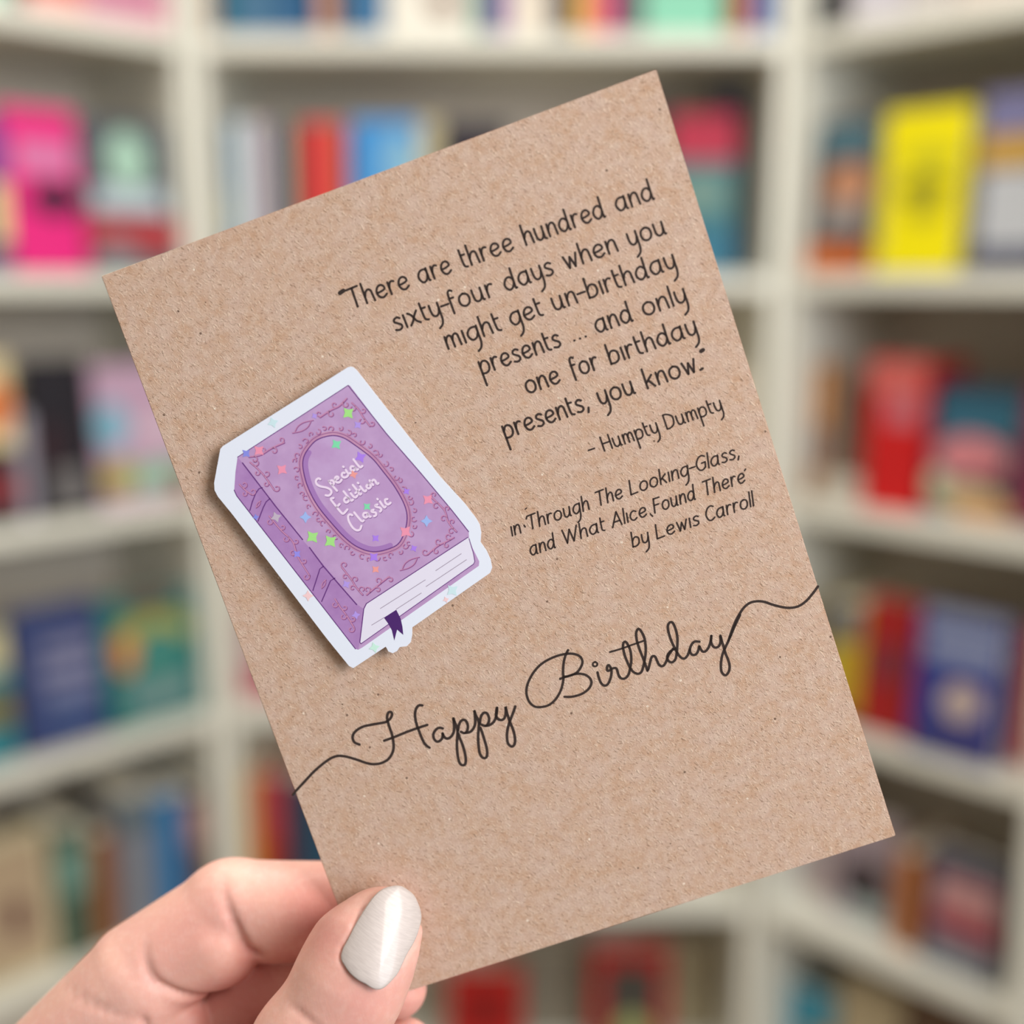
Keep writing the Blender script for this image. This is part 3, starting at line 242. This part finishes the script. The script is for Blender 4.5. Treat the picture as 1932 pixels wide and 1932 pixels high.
# ---------------------------------------------------------------- greeting card
R3 = Matrix(CARD_ROT); CM = Matrix.Translation(CARD_POS) @ R3.to_4x4()
def card_xy(x, y):
    q = [HL[i][0]*x+HL[i][1]*y+HL[i][2] for i in range(3)]; return (q[0]/q[2], q[1]/q[2])
g = G('kraft_card'); tc = g.n('ShaderNodeTexCoord'); ob = tc.outputs['Object']
def fibre(angle, lx, ly, lo, hi, off):
    mp = g.n('ShaderNodeMapping', {'Vector': ob, 'Location': (off, off*.7, 0), 'Rotation': (0, 0, math.radians(angle)), 'Scale': (1/lx, 1/ly, 1/600.)}, vector_type='TEXTURE')
    nz = g.n('ShaderNodeTexNoise', {'Vector': mp.outputs[0], 'Scale': 1., 'Detail': 1.5, 'Roughness': .5, 'Distortion': .5})
    return g.ramp(nz.outputs[0], lo, hi)
f1 = fibre(-68, 1000, 3300, .59, .74, .13); f2 = fibre(-40, 1050, 3300, .60, .75, .41); f3 = fibre(-100, 1150, 3600, .62, .77, .77); f4 = fibre(15, 1200, 3300, .63, .78, 1.3)
d1 = fibre(-60, 1000, 3200, .60, .75, 2.1); d2 = fibre(-20, 1200, 3000, .61, .77, 3.3)
light = g.math('MAXIMUM', g.math('MAXIMUM', f1, f2), g.math('MAXIMUM', f3, f4)); dark = g.math('MAXIMUM', d1, d2)
blot = g.n('ShaderNodeTexNoise', {'Vector': ob, 'Scale': 210., 'Detail': 4., 'Roughness': .6})
blot2 = g.n('ShaderNodeTexNoise', {'Vector': ob, 'Scale': 560., 'Detail': 3., 'Roughness': .6})
vor = g.n('ShaderNodeTexVoronoi', {'Vector': ob, 'Scale': 420.})
sep = g.n('ShaderNodeSeparateColor', {0: vor.outputs['Color']})
fl_on = g.math('LESS_THAN', sep.outputs[0], .30)
fleck = g.math('MULTIPLY', g.math('LESS_THAN', vor.outputs['Distance'], g.math('MULTIPLY', sep.outputs[2], .1)), fl_on)
pale = g.math('GREATER_THAN', sep.outputs[1], .62)
base = g.mix(g.ramp(blot.outputs[0], .35, .65), lin('C5A086'), lin('CBAD9C'))
base = g.mix(g.math('MULTIPLY', g.ramp(blot2.outputs[0], .4, .7), .55), base, lin('DBC3B2'))
base = g.mix(g.math('MULTIPLY', light, .55), base, lin('EBD5BE'))
base = g.mix(g.math('MULTIPLY', dark, .55), base, lin('8C6A52'))
base = g.mix(g.math('MULTIPLY', fleck, .8), base, g.mix(pale, lin('5E4638'), lin('F2E2D0')))
hgt = g.math('ADD', g.math('SUBTRACT', light, dark), g.math('MULTIPLY', blot2.outputs[0], .9))
bp = g.n('ShaderNodeBump', {'Height': hgt, 'Strength': .6, 'Distance': .0001})
kraft = g.set(Base_Color=base, Roughness=.82, Specular_IOR_Level=.25, Normal=bp.outputs[0])
kraft_edge = mat('D9BEA2', .8)
card = empty('greeting_card', CM)
tag(card, 'brown kraft birthday card with a purple book sticker, held up by the hand', 'greeting card')
def panel(name, z, z0, dzr=0):
    bm = bmesh.new(); q = CORNERS
    c = [np.array(p) for p in q]; ctr = sum(c)/4
    t = [bm.verts.new((p[0]/1000, p[1]/1000, (z+(dzr if i in (1, 2) else 0))/1000)) for i, p in enumerate(c)]
    b_ = [bm.verts.new((p[0]/1000, p[1]/1000, (z0+(dzr if i in (1, 2) else 0))/1000)) for i, p in enumerate(c)]
    bm.faces.new(t); bm.faces.new(b_[::-1])
    for i in range(4): bm.faces.new((t[i-1], t[i], b_[i], b_[i-1]))
    bmesh.ops.bevel(bm, geom=list(bm.edges), offset=.00012, segments=2, affect='EDGES')
    return mesh_obj(name, bm, kraft, card)
panel('front_panel', 0, -.42); panel('back_panel', -.46, -.88, -.5)

# ---- printed lettering
g = G('black_ink'); tc = g.n('ShaderNodeTexCoord')
nz = g.n('ShaderNodeTexNoise', {'Vector': tc.outputs['Object'], 'Scale': 2600., 'Detail': 2.})
ink = g.set(Base_Color=g.mix(nz.outputs[0], lin('2E2321'), lin('463A36')), Roughness=.75, Specular_IOR_Level=.2)
A = [(.86, .75), (.8, .93), (.6, .99), (.3, .93), (.07, .65), (.07, .33), (.27, .04), (.5, .02), (.72, .18), (.85, .5)]
B_ = [(.08, .6), (.25, .9), (.48, .99), (.76, .85), (.85, .5), (.75, .16), (.45, .0), (.08, .03)]
GL = {
 'a': [A, [(.86, 1.02), (.87, .12), (.97, 0)]], 'b': [[(.06, 1.62), (.08, 0)], B_],
 'c': [[(.76, .86), (.5, 1.0), (.2, .87), (.06, .5), (.2, .13), (.5, 0), (.8, .16)]],
 'd': [[(.84, .72), (.6, .97), (.3, .93), (.06, .6), (.09, .25), (.35, 0), (.65, .12), (.84, .45)], [(.85, 1.62), (.86, .12), (.97, 0)]],
 'e': [[(.1, .47), (.45, .5), (.78, .62), (.73, .88), (.48, 1.0), (.2, .87), (.05, .5), (.2, .12), (.5, 0), (.84, .18)]],
 'f': [[(.62, 1.5), (.44, 1.6), (.28, 1.46), (.24, 1.1), (.25, .5), (.27, -.25)], [(.24, .97), (.58, .97)]],
 'g': [A, [(.86, 1.02), (.86, .3), (.88, -.3), (.74, -.75), (.45, -.97)]],
 'h': [[(.06, 1.62), (.08, 0)], [(.08, .5), (.25, .86), (.5, 1.0), (.7, .85), (.75, .5), (.8, 0)]],
 'i': [[(.06, 1.0), (.1, 0)]], 'k': [[(.06, 1.62), (.08, 0)], [(.68, .95), (.1, .45)], [(.3, .6), (.74, 0)]], 'l': [[(.06, 1.62), (.08, 0)]],
 'm': [[(.06, 1), (.08, 0)], [(.08, .55), (.2, .88), (.4, 1.0), (.56, .85), (.6, .5), (.62, 0)], [(.6, .55), (.72, .88), (.92, 1), (1.08, .85), (1.12, .5), (1.16, 0)]],
 'n': [[(.06, 1), (.08, 0)], [(.08, .5), (.25, .86), (.5, 1.0), (.7, .85), (.75, .5), (.8, 0)]],
 'o': [[(.48, 1), (.16, .84), (.05, .5), (.16, .15), (.48, 0), (.8, .15), (.91, .5), (.8, .85), (.48, 1)]],
 'p': [[(.04, 1.02), (.1, -.97)], B_], 'r': [[(.06, 1), (.1, 0)], [(.08, .5), (.2, .85), (.4, .99), (.58, .93)]],
 's': [[(.62, .88), (.4, 1.0), (.15, .9), (.12, .7), (.35, .53), (.58, .36), (.6, .14), (.35, 0), (.04, .08)]],
 't': [[(.16, 1.45), (.2, .6), (.26, .15), (.42, .02), (.52, .0)], [(.18, 1.0), (.52, 1.0)]],
 'u': [[(.06, 1), (.08, .5), (.16, .13), (.4, 0), (.65, .15), (.77, .5)], [(.77, 1), (.79, .1), (.9, 0)]],
 'w': [[(.0, 1), (.3, 0)], [(.3, 0), (.52, .85)], [(.52, .85), (.78, 0)], [(.78, 0), (1.06, 1.02)]],
 'x': [[(.02, 1), (.3, .75), (.55, .25), (.85, 0)], [(.78, 1), (.5, .65), (.3, .3), (.02, 0)]],
 'y': [[(.06, 1), (.08, .5), (.18, .15), (.42, .03), (.66, .2), (.77, .55)], [(.78, 1.02), (.79, .3), (.8, -.3), (.68, -.72), (.36, -.97)]],
 'T': [[(0, 1.52), (1.0, 1.56)], [(.5, 1.54), (.5, 0)]], 'H': [[(.06, 1.54), (.08, 0)], [(.98, 1.54), (1.0, 0)], [(.08, .78), (1.0, .78)]],
 'D': [[(.06, 1.54), (.08, 0)], [(.06, 1.54), (.45, 1.5), (.95, 1.2), (1.06, .75), (.9, .25), (.45, 0), (.08, 0)]],
 'L': [[(.06, 1.54), (.08, 0)], [(.08, 0), (.88, .04)]], 'F': [[(.1, 1.54), (.1, 0)], [(.1, 1.52), (.86, 1.52)], [(.1, .82), (.72, .82)]],
 'G': [[(1.05, 1.38), (.7, 1.54), (.3, 1.36), (.06, .76), (.3, .15), (.7, 0), (1.06, .22)], [(1.06, .22), (1.08, .76)], [(1.08, .76), (.66, .74)]],
 'C': [[(1.02, 1.4), (.7, 1.54), (.3, 1.36), (.06, .76), (.3, .15), (.7, 0), (1.08, .2)]],
 'A': [[(0, 0), (.6, 1.54)], [(.6, 1.54), (1.1, 0)], [(.2, .5), (.94, .5)]], 'W': [[(0, 1.54), (.42, 0)], [(.42, 0), (.78, 1.4)], [(.78, 1.4), (1.16, 0)], [(1.16, 0), (1.6, 1.54)]],
 '-': [[(.02, .62), (.66, .62)]], '.': [[(.04, .06), (.07, .06)]], ',': [[(.16, .14), (.04, -.22)]]}
GAP = {'-': .02}
def letters(bm, text, x0, x1, base, size, slant, w):
    adv = 0; out = []; prev = None
    for ch in text:
        st = GL[ch]; xs = [p[0] for s in st for p in s]
        if prev: adv += .34 if '-' not in (prev, ch) else .2
        if ch == '.' and prev == '.': adv += .35
        for s in st: out.append([(p[0]-min(xs)+adv, p[1]) for p in s])
        adv += max(xs)-min(xs); prev = ch
    k = (x1-x0-w*.6)/max(adv, 1e-6) if adv > .2 else size
    for s in out:
        q = [(x0+w*.3+x*k+slant*y*size, base+y*size) for x, y in s]
        q = [card_xy(*p) for p in (smooth_line(q, 5) if len(q) > 2 else q)]
        ribbon(bm, q, w, .035)
def print_words(name, sel, w, label, pick=()):
    bm = bmesh.new()
    for t in sel: letters(bm, *t, w)
    for tw, pts in pick: ribbon(bm, [card_xy(*p) for p in pts], tw, .035)
    o = mesh_obj(name, bm, ink, card); o['label'] = label
print_words('quotation_text', [t for t in WORDS if t[3] > 94], .4, 'six right aligned lines of black quotation', TICKS[:3])
print_words('attribution_text', [t for t in WORDS if 80 < t[3] < 94], .31, 'single black line naming the speaker')
print_words('citation_text', [t for t in WORDS if t[3] < 80], .3, 'three slanted black lines naming the book', TICKS[3:])
bm = bmesh.new()
for w, pts in SCR: ribbon(bm, [card_xy(*p) for p in smooth_line(pts, 5)], w, .04)
o = mesh_obj('script_greeting', bm, ink, card); o['label'] = 'looping black handwriting across the card'

# ---- die cut sticker
g = G('white_vinyl'); sticker_m = g.set(Base_Color=lin('EAF0FF'), Roughness=.32, Specular_IOR_Level=.5)
def art(name, a, b, scale=260.):
    g = G(name); tc = g.n('ShaderNodeTexCoord'); nz = g.n('ShaderNodeTexNoise', {'Vector': tc.outputs['Object'], 'Scale': scale, 'Detail': 3.})
    return g.set(Base_Color=g.mix(g.ramp(nz.outputs[0], .35, .65), lin(a), lin(b)), Roughness=.35, Specular_IOR_Level=.5)
cover_m = art('lilac_print', 'BC98C8', 'C5A3D1'); spine_m = art('violet_print', 'AA7FBC', 'B58CC6'); oval_m = art('oval_print', 'BF9ACC', 'C7A7D6')
frame_m = art('frame_print', 'C08AB2', 'CB97BA'); line_m = mat('6E3E86', .4); fili_m = mat('8F5590', .4); scroll_m = mat('CB8FB6', .4); inner_m = mat('A87DBE', .4); title_m = mat('F1DDF6', .35); tshade_m = mat('8C619F', .4)
pages_m = mat('E8E4F6', .35); rule_m = mat('A79BB0', .5); ribbon_m = mat('4E2A70', .4); foam_m = mat('7E7A78', .9); back_m = mat('A479B6', .35)
bm = bmesh.new(); poly(bm, OUTER, 2.0, 1.7)
sticker = mesh_obj('book_sticker', bm, sticker_m, card); sticker['label'] = 'raised white edged sticker of a purple storybook'
ctr = (np.array(OUTER).min(0)+np.array(OUTER).max(0))/2
bm = bmesh.new(); poly(bm, [tuple(ctr+(np.array(p)-ctr)*.86) for p in OUTER], 1.69, .01); mesh_obj('foam_pad', bm, foam_m, sticker)
def layer(name, pts, z, m):
    bm = bmesh.new(); poly(bm, pts, z); return mesh_obj(name, bm, m, sticker)
layer('printed_cover', BOOK, 2.006, cover_m); layer('printed_spine', SPINE, 2.011, spine_m)
# lower cover edge, pages, ribbon
layer('printed_pages', PAGES, 2.016, pages_m)
ov = smooth_line(OVAL, 5, True); oc = np.mean(np.array(ov), 0)
def offs(P, d):
    n = len(P); out = []
    for i in range(n):
        t = P[(i+1) % n]-P[i-1]; t = t/np.linalg.norm(t); nn = np.array((t[1], -t[0]))
        if np.dot(nn, P[i]-oc) < 0: nn = -nn
        out.append(P[i]+nn*d)
    return out
bm = bmesh.new(); ribbon(bm, offs(ov, .45), .8, 2.012, True); mesh_obj('printed_frame', bm, frame_m, sticker)
layer('printed_oval', ov, 2.016, oval_m)
lb, pb, fb, tb, ts, cb = (bmesh.new() for _ in range(6))
sh = [p for p in offs(ov, -.5) if (p-oc) @ np.array((-.93, -.36)) > 1.2]
bm = bmesh.new(); ribbon(bm, sh, .95, 2.018); mesh_obj('printed_inner_shade', bm, inner_m, sticker)
def emboss(pts, w=.24):
    ribbon(fb, [np.array(p)+np.array((.03, -.07)) for p in pts], w, 2.024); ribbon(cb, [np.array(p)+np.array((-.02, .05)) for p in pts], w*.62, 2.028)
def curl(c, t, nn, r, a0=0., turn=4.6):
    emboss([c+(t*math.cos(a)+nn*math.sin(a))*r*(1-.11*(a-a0)) for a in np.linspace(a0, a0+turn, 10)], .25)
ribbon(lb, ov, .2, 2.022, True); ribbon(fb, offs(ov, .55), .12, 2.022, True)
P = offs(ov, 1.35); n = len(P); L = 0; last = -1
arc = [0]
for i in range(n): arc.append(arc[-1]+np.linalg.norm(P[(i+1) % n]-P[i]))
m_ = int(arc[-1]/1.45)
for j in range(m_):
    q = arc[-1]*j/m_; i = max(0, int(np.searchsorted(arc, q))-1) % n
    t = P[(i+1) % n]-P[i]; t /= np.linalg.norm(t); nn = np.array((-t[1], t[0]))
    if np.dot(nn, P[i]-oc) < 0: nn = -nn
    r = .42 if j % 2 else .55; a0 = (j % 3)*1.1
    c = P[i]+nn*(.1 if j % 2 else -.15)
    curl(c, t, nn, r, a0, 4.2)
for nc, side, pts in VINES:
    q = smooth_line(pts, 8); emboss(q, .34); m2 = len(q)
    for j in range(nc):
        i = min(m2-2, int((j+.6)/nc*m2)); t = q[i+1]-q[i]; t = t/np.linalg.norm(t); nn = np.array((-t[1], t[0]))*side*(1 if j % 2 else -1)
        curl(q[i]+nn*.62+t*.25, t, nn, .5 if j % 2 else .62, -1.5, 4.8)
for (p, q) in LEAVES:
    p, q = np.array(p), np.array(q); t = (q-p)/np.linalg.norm(q-p); nn = np.array((-t[1], t[0])); L = np.linalg.norm(q-p)
    for s_ in (1, -1): emboss(smooth_line([p+t*L*(.0 if s_ < 0 else .12), p+t*L*.35+nn*s_*L*.12, p+t*L*.65+nn*s_*L*.12, p+t*L*(1. if s_ > 0 else .88)], 5), .2)
for kind, w, pts in STK:
    q = smooth_line(pts, 5)
    if kind == 'line': ribbon(lb, pts, w, 2.026)
    elif kind == 'pageline': ribbon(pb, q, w, 2.022)
    else:
        ribbon(tb, q, .42, 2.034); ribbon(ts, [p+np.array((.02, -.13)) for p in q], .44, 2.029)
mesh_obj('outline_print', lb, line_m, sticker); mesh_obj('page_rule', pb, rule_m, sticker); mesh_obj('filigree_shade', fb, fili_m, sticker); mesh_obj('filigree_print', cb, scroll_m, sticker)
o = mesh_obj('title_shade', ts, tshade_m, sticker)
o = mesh_obj('title_lettering', tb, title_m, sticker); o['label'] = 'pale handwritten title in the oval'
layer('ribbon_bookmark', RIBBON, 2.030, ribbon_m)['label'] = 'dark purple bookmark ribbon'
HOLO = {'lime': 'A9E88C', 'mint': '84E2B4', 'pink': 'F49AB8', 'blue': '8C92EC', 'lilac': 'B79CF0', 'icecyan': 'D2EEF6', 'salmon': 'F5A2A0', 'violet': 'B184F4', 'silver': 'C6B8CC', 'sky': 'A3BEF8', 'periwinkle': '9A92F2', 'blush': 'FAD4D8', 'icemint': 'CFF5E8'}
for x, y, r, col, rot in STARS:
    bm = bmesh.new(); pts = []
    for i in range(8):
        a = math.radians(rot-19)+i*math.pi/4; q = r*1.05 if i % 2 == 0 else r*.52
        pts.append((x+q*math.cos(a), y+q*math.sin(a)))
    poly(bm, pts, 2.040)
    mesh_obj('sparkle', bm, mat(HOLO[col], .25, .0, .6), sticker)

# ---------------------------------------------------------------- hand (signed distance body, one continuous mesh)
def cap_sd(X, Y, Z, a, b, zs):
    ax, ay, az, ra = a; bx, by, bz, rb = b
    dx, dy, dz = bx-ax, by-ay, (bz-az)*zs
    px, py, pz = X-ax, Y-ay, (Z-az)*zs
    t = np.clip((px*dx+py*dy+pz*dz)/(dx*dx+dy*dy+dz*dz+1e-9), 0, 1)
    return np.sqrt((px-t*dx)**2+(py-t*dy)**2+(pz-t*dz)**2)-(ra+(rb-ra)*t)
def smin(a, b, k):
    h = np.clip(.5+.5*(b-a)/k, 0, 1); return b+(a-b)*h-k*h*(1-h)
def crease_w(X, Y, pts, w, a, b):
    P = np.array(smooth_line([tuple(p) for p in pts], 4)); L = np.r_[0, np.cumsum(np.linalg.norm(np.diff(P, axis=0), axis=1))]; L /= L[-1]
    out = np.zeros(X.shape)
    for p, s in zip(P, L):
        k = min(1, (s+.02)/a, (1.02-s)/b); out = np.maximum(out, k*np.exp(-((X-p[0])**2+(Y-p[1])**2)/w**2))
    return out
def seg_dist(X, Y, pts):
    d = np.full(X.shape, 1e9)
    for (ax, ay), (bx, by) in zip(pts[:-1], pts[1:]):
        dx, dy = bx-ax, by-ay; t = np.clip(((X-ax)*dx+(Y-ay)*dy)/(dx*dx+dy*dy+1e-9), 0, 1)
        d = np.minimum(d, (X-ax-t*dx)**2+(Y-ay-t*dy)**2)
    return np.sqrt(d)
A_ = np.array([list(c[1])+[0] for c in CAPS]+[list(c[2])+[0] for c in CAPS])
lo = (A_[:, :3]-A_[:, 3:4]).min(0)-3; hi = (A_[:, :3]+A_[:, 3:4]).max(0)+3
def axis(l, h, f0, f1, fine, coarse):
    v = [l]
    while v[-1] < h: v.append(v[-1]+(fine if f0 <= v[-1] <= f1 else coarse))
    return np.array(v)
xs = axis(lo[0], hi[0], -62, 22, .55, 1.3); ys = axis(lo[1], hi[1], -40, 45, .55, 1.6); zs_ = axis(lo[2], hi[2], -22, 22, .55, 1.3)
X, Y = np.meshgrid(xs, ys, indexing='ij')
KIN = {'index': .9, 'index2': 1.6, 'middle': 1.5, 'middle2': 2.5, 'ring': 1.5, 'ring2': 2.5, 'little': 1.5, 'little2': 2.5, 'thumb': 4.0, 'palm': 9.0}
JOIN = {'index': .25, 'index2': .35, 'middle': .2, 'middle2': .35, 'ring': .2, 'ring2': .5, 'little': .2, 'little2': .8, 'thumb': .6, 'palm': 4.0}
nout = np.array(NAIL)
cr = [(d, crease_w(X, Y, p, w, a, e_)) for d, w, p, a, e_, _ in CREASES]
nail_d = seg_dist(X, Y, [tuple(p) for p in NAIL[4:-2]])
F = np.empty((len(xs), len(ys), len(zs_)), np.float32)
for k, z in enumerate(zs_):
    tot = None
    for gname in KIN:
        acc = None
        for gn, a, b, s in CAPS:
            if gn != gname: continue
            d = cap_sd(X, Y, z, a, b, s); acc = d if acc is None else smin(acc, d, KIN[gname])
        tot = acc if tot is None else smin(tot, acc, JOIN[gname])
    for i, (d, q) in enumerate(cr):
        gate = 1 if (z > -9 if CREASES[i][5] < 5 else z > 2) else 0
        if gate: tot = tot+d*q
    if z > 3.5: tot = tot+.55*np.exp(-(nail_d/.45)**2)
    F[:, :, k] = tot
def surface_nets(xs, ys, zs, F):
    S = F < 0; nx, ny, nz = F.shape
    cnt = np.zeros((nx-1, ny-1, nz-1), np.int8)
    cor = [(i, j, k) for i in (0, 1) for j in (0, 1) for k in (0, 1)]
    for i, j, k in cor: cnt += S[i:nx-1+i, j:ny-1+j, k:nz-1+k]
    act = np.argwhere((cnt > 0) & (cnt < 8)); I, J, K = act.T
    acc = np.zeros((len(act), 3)); num = np.zeros(len(act))
    for c0 in cor:
        for ax in range(3):
            if c0[ax]: continue
            c1 = list(c0); c1[ax] = 1
            fa = F[I+c0[0], J+c0[1], K+c0[2]].astype(float); fb = F[I+c1[0], J+c1[1], K+c1[2]].astype(float)
            m = (fa < 0) != (fb < 0); t = np.where(m, fa/np.where(m, fa-fb, 1), 0)
            pa = np.stack([xs[I+c0[0]], ys[J+c0[1]], zs[K+c0[2]]], 1); pb = np.stack([xs[I+c1[0]], ys[J+c1[1]], zs[K+c1[2]]], 1)
            acc += (pa+(pb-pa)*t[:, None])*m[:, None]; num += m
    V = acc/num[:, None]
    idx = -np.ones((nx-1, ny-1, nz-1), np.int64); idx[I, J, K] = np.arange(len(act))
    faces = []
    for ax in range(3):
        s0 = [slice(None)]*3; s1 = [slice(None)]*3; s0[ax] = slice(0, -1); s1[ax] = slice(1, None)
        a, b = S[tuple(s0)], S[tuple(s1)]
        E = np.argwhere(a != b); o1, o2 = (ax+1) % 3, (ax+2) % 3
        lim = [nx-1, ny-1, nz-1]
        E = E[(E[:, o1] > 0) & (E[:, o2] > 0) & (E[:, o1] < lim[o1]) & (E[:, o2] < lim[o2])]
        q = []
        for d1, d2 in ((-1, -1), (0, -1), (0, 0), (-1, 0)):
            e = E.copy(); e[:, o1] += d1; e[:, o2] += d2; q.append(idx[e[:, 0], e[:, 1], e[:, 2]])
        q = np.stack(q, 1); flip = ~a[E[:, 0], E[:, 1], E[:, 2]]
        q[flip] = q[flip][:, ::-1]; faces.append(q)
    return V, np.concatenate(faces)
V, FC = surface_nets(xs, ys, zs_, F)
me = bpy.data.meshes.new('person'); me.from_pydata((V/1000).tolist(), [], FC.tolist()); me.update()
for p in me.polygons: p.use_smooth = True
fl = np.zeros(len(V))
for x, y, z, r, s in FLUSH: fl = np.maximum(fl, s*np.exp(-(((V-np.array((x, y, z)))**2).sum(1))/r**2))
at = me.attributes.new('flush', 'FLOAT', 'POINT'); at.data.foreach_set('value', fl.astype(np.float32))
g = G('skin'); tc = g.n('ShaderNodeTexCoord'); ob = tc.outputs['Object']
n1 = g.n('ShaderNodeTexNoise', {'Vector': ob, 'Scale': 90., 'Detail': 4.}); n2 = g.n('ShaderNodeTexNoise', {'Vector': ob, 'Scale': 700., 'Detail': 3.})
af = g.n('ShaderNodeAttribute', attribute_name='flush')
sk = g.mix(g.ramp(n1.outputs[0], .3, .7), lin('DEA89C'), lin('E3B2A2'))
sk = g.mix(g.math('MULTIPLY', g.ramp(n2.outputs[0], .45, .7), .35), sk, lin('EAC2B6'))
sk = g.mix(g.math('MULTIPLY', af.outputs['Fac'], .75), sk, lin('CC6E6A'))
mp = g.n('ShaderNodeMapping', {'Vector': ob, 'Rotation': (0, 0, math.radians(-95)), 'Scale': (1/300., 1/2400., 1/900.)}, vector_type='TEXTURE')
n3 = g.n('ShaderNodeTexNoise', {'Vector': mp.outputs[0], 'Scale': 1., 'Detail': 2.})
hh = g.math('ADD', g.math('MULTIPLY', n3.outputs[0], .7), n2.outputs[0])
bp = g.n('ShaderNodeBump', {'Height': hh, 'Strength': .25, 'Distance': .00012})
skin = g.set(Base_Color=sk, Roughness=.5, Specular_IOR_Level=.4, Subsurface_Weight=.35, Subsurface_Scale=.0022, Normal=bp.outputs[0])
g.p.inputs['Subsurface Radius'].default_value = (1., .35, .2)
me.materials.append(skin)
hand = bpy.data.objects.new('person', me); COL.objects.link(hand); hand.matrix_world = CM
tag(hand, "person's hand with a pearly silver thumbnail pinching the card's lower left corner", 'person')
# ---- thumb nail following the thumb
def surf_z(x, y):
    i = min(max(int(np.searchsorted(xs, x)), 1), len(xs)-1); j = min(max(int(np.searchsorted(ys, y)), 1), len(ys)-1)
    col = F[i, j, :]; k = np.where(col < 0)[0]
    if not len(k) or k[-1]+1 >= len(zs_): return None
    k = k[-1]; a, b = col[k], col[k+1]; return zs_[k]+(zs_[k+1]-zs_[k])*a/(a-b)
c = nout.mean(0); basep = nout[14]; tipp = nout[0]
ax = (tipp-nout[16]); ax = ax/np.linalg.norm(ax); cr_ = np.array((-ax[1], ax[0]))
rows, rhs = [], []
for q in np.linspace(0, .82, 8):
    for p in nout:
        P_ = c+(p-c)*q; z = surf_z(*P_)
        if z is None or z < 4: continue
        s, t = (P_-c) @ ax, (P_-c) @ cr_; rows.append((1, s, t, t*t, s*s)); rhs.append(z)
rows, rhs = np.array(rows), np.array(rhs); kt, ks = -.055, -.008
c3 = np.linalg.lstsq(rows[:, :3], rhs-kt*rows[:, 3]-ks*rows[:, 4], rcond=None)[0]
co = np.array([c3[0], c3[1], c3[2], kt, ks]); res = rhs-rows @ co
co[0] += np.percentile(res, 99.5)+.03
no = np.array(smooth_line([tuple(p) for p in NAIL], 3, True))
bm = bmesh.new(); rings = []
for q in (1.0, .97, .9, .78, .62, .45, .28, .12):
    ring = []
    for p in no:
        P_ = c+(p-c)*q; s, t = (P_-c) @ ax, (P_-c) @ cr_
        z = co @ np.array((1, s, t, t*t, s*s))+.3*(1-q**10)-.1
        ring.append(bm.verts.new((P_[0]/1000, P_[1]/1000, z/1000)))
    rings.append(ring)
n = len(no)
for r0, r1 in zip(rings[:-1], rings[1:]):
    for i in range(n): bm.faces.new((r0[i-1], r0[i], r1[i], r1[i-1]))
cv = bm.verts.new((c[0]/1000, c[1]/1000, (co[0]+.2)/1000))
for i in range(n): bm.faces.new((rings[-1][i-1], rings[-1][i], cv))
low = [bm.verts.new((v.co.x, v.co.y, v.co.z-.0006)) for v in rings[0]]
for i in range(n): bm.faces.new((low[i-1], low[i], rings[0][i], rings[0][i-1]))
g = G('pearl_polish'); tc = g.n('ShaderNodeTexCoord')
mp = g.n('ShaderNodeMapping', {'Vector': tc.outputs['Object'], 'Rotation': (0, 0, math.radians(-50)), 'Scale': (1/500., 1/3800., 1/500.)}, vector_type='TEXTURE')
nz = g.n('ShaderNodeTexNoise', {'Vector': mp.outputs[0], 'Scale': 1., 'Detail': 2.})
bp = g.n('ShaderNodeBump', {'Height': nz.outputs[0], 'Strength': .22, 'Distance': .0001})
pearl = g.set(Base_Color=g.mix(nz.outputs[0], lin('B2A6A2'), lin('CCC1BC')), Metallic=.1, Roughness=.5, Specular_IOR_Level=.25, Coat_Weight=.32, Coat_Roughness=.1, Normal=bp.outputs[0])
o = mesh_obj('thumb_nail', bm, pearl, hand, True); o['label'] = 'pearly silver painted nail'
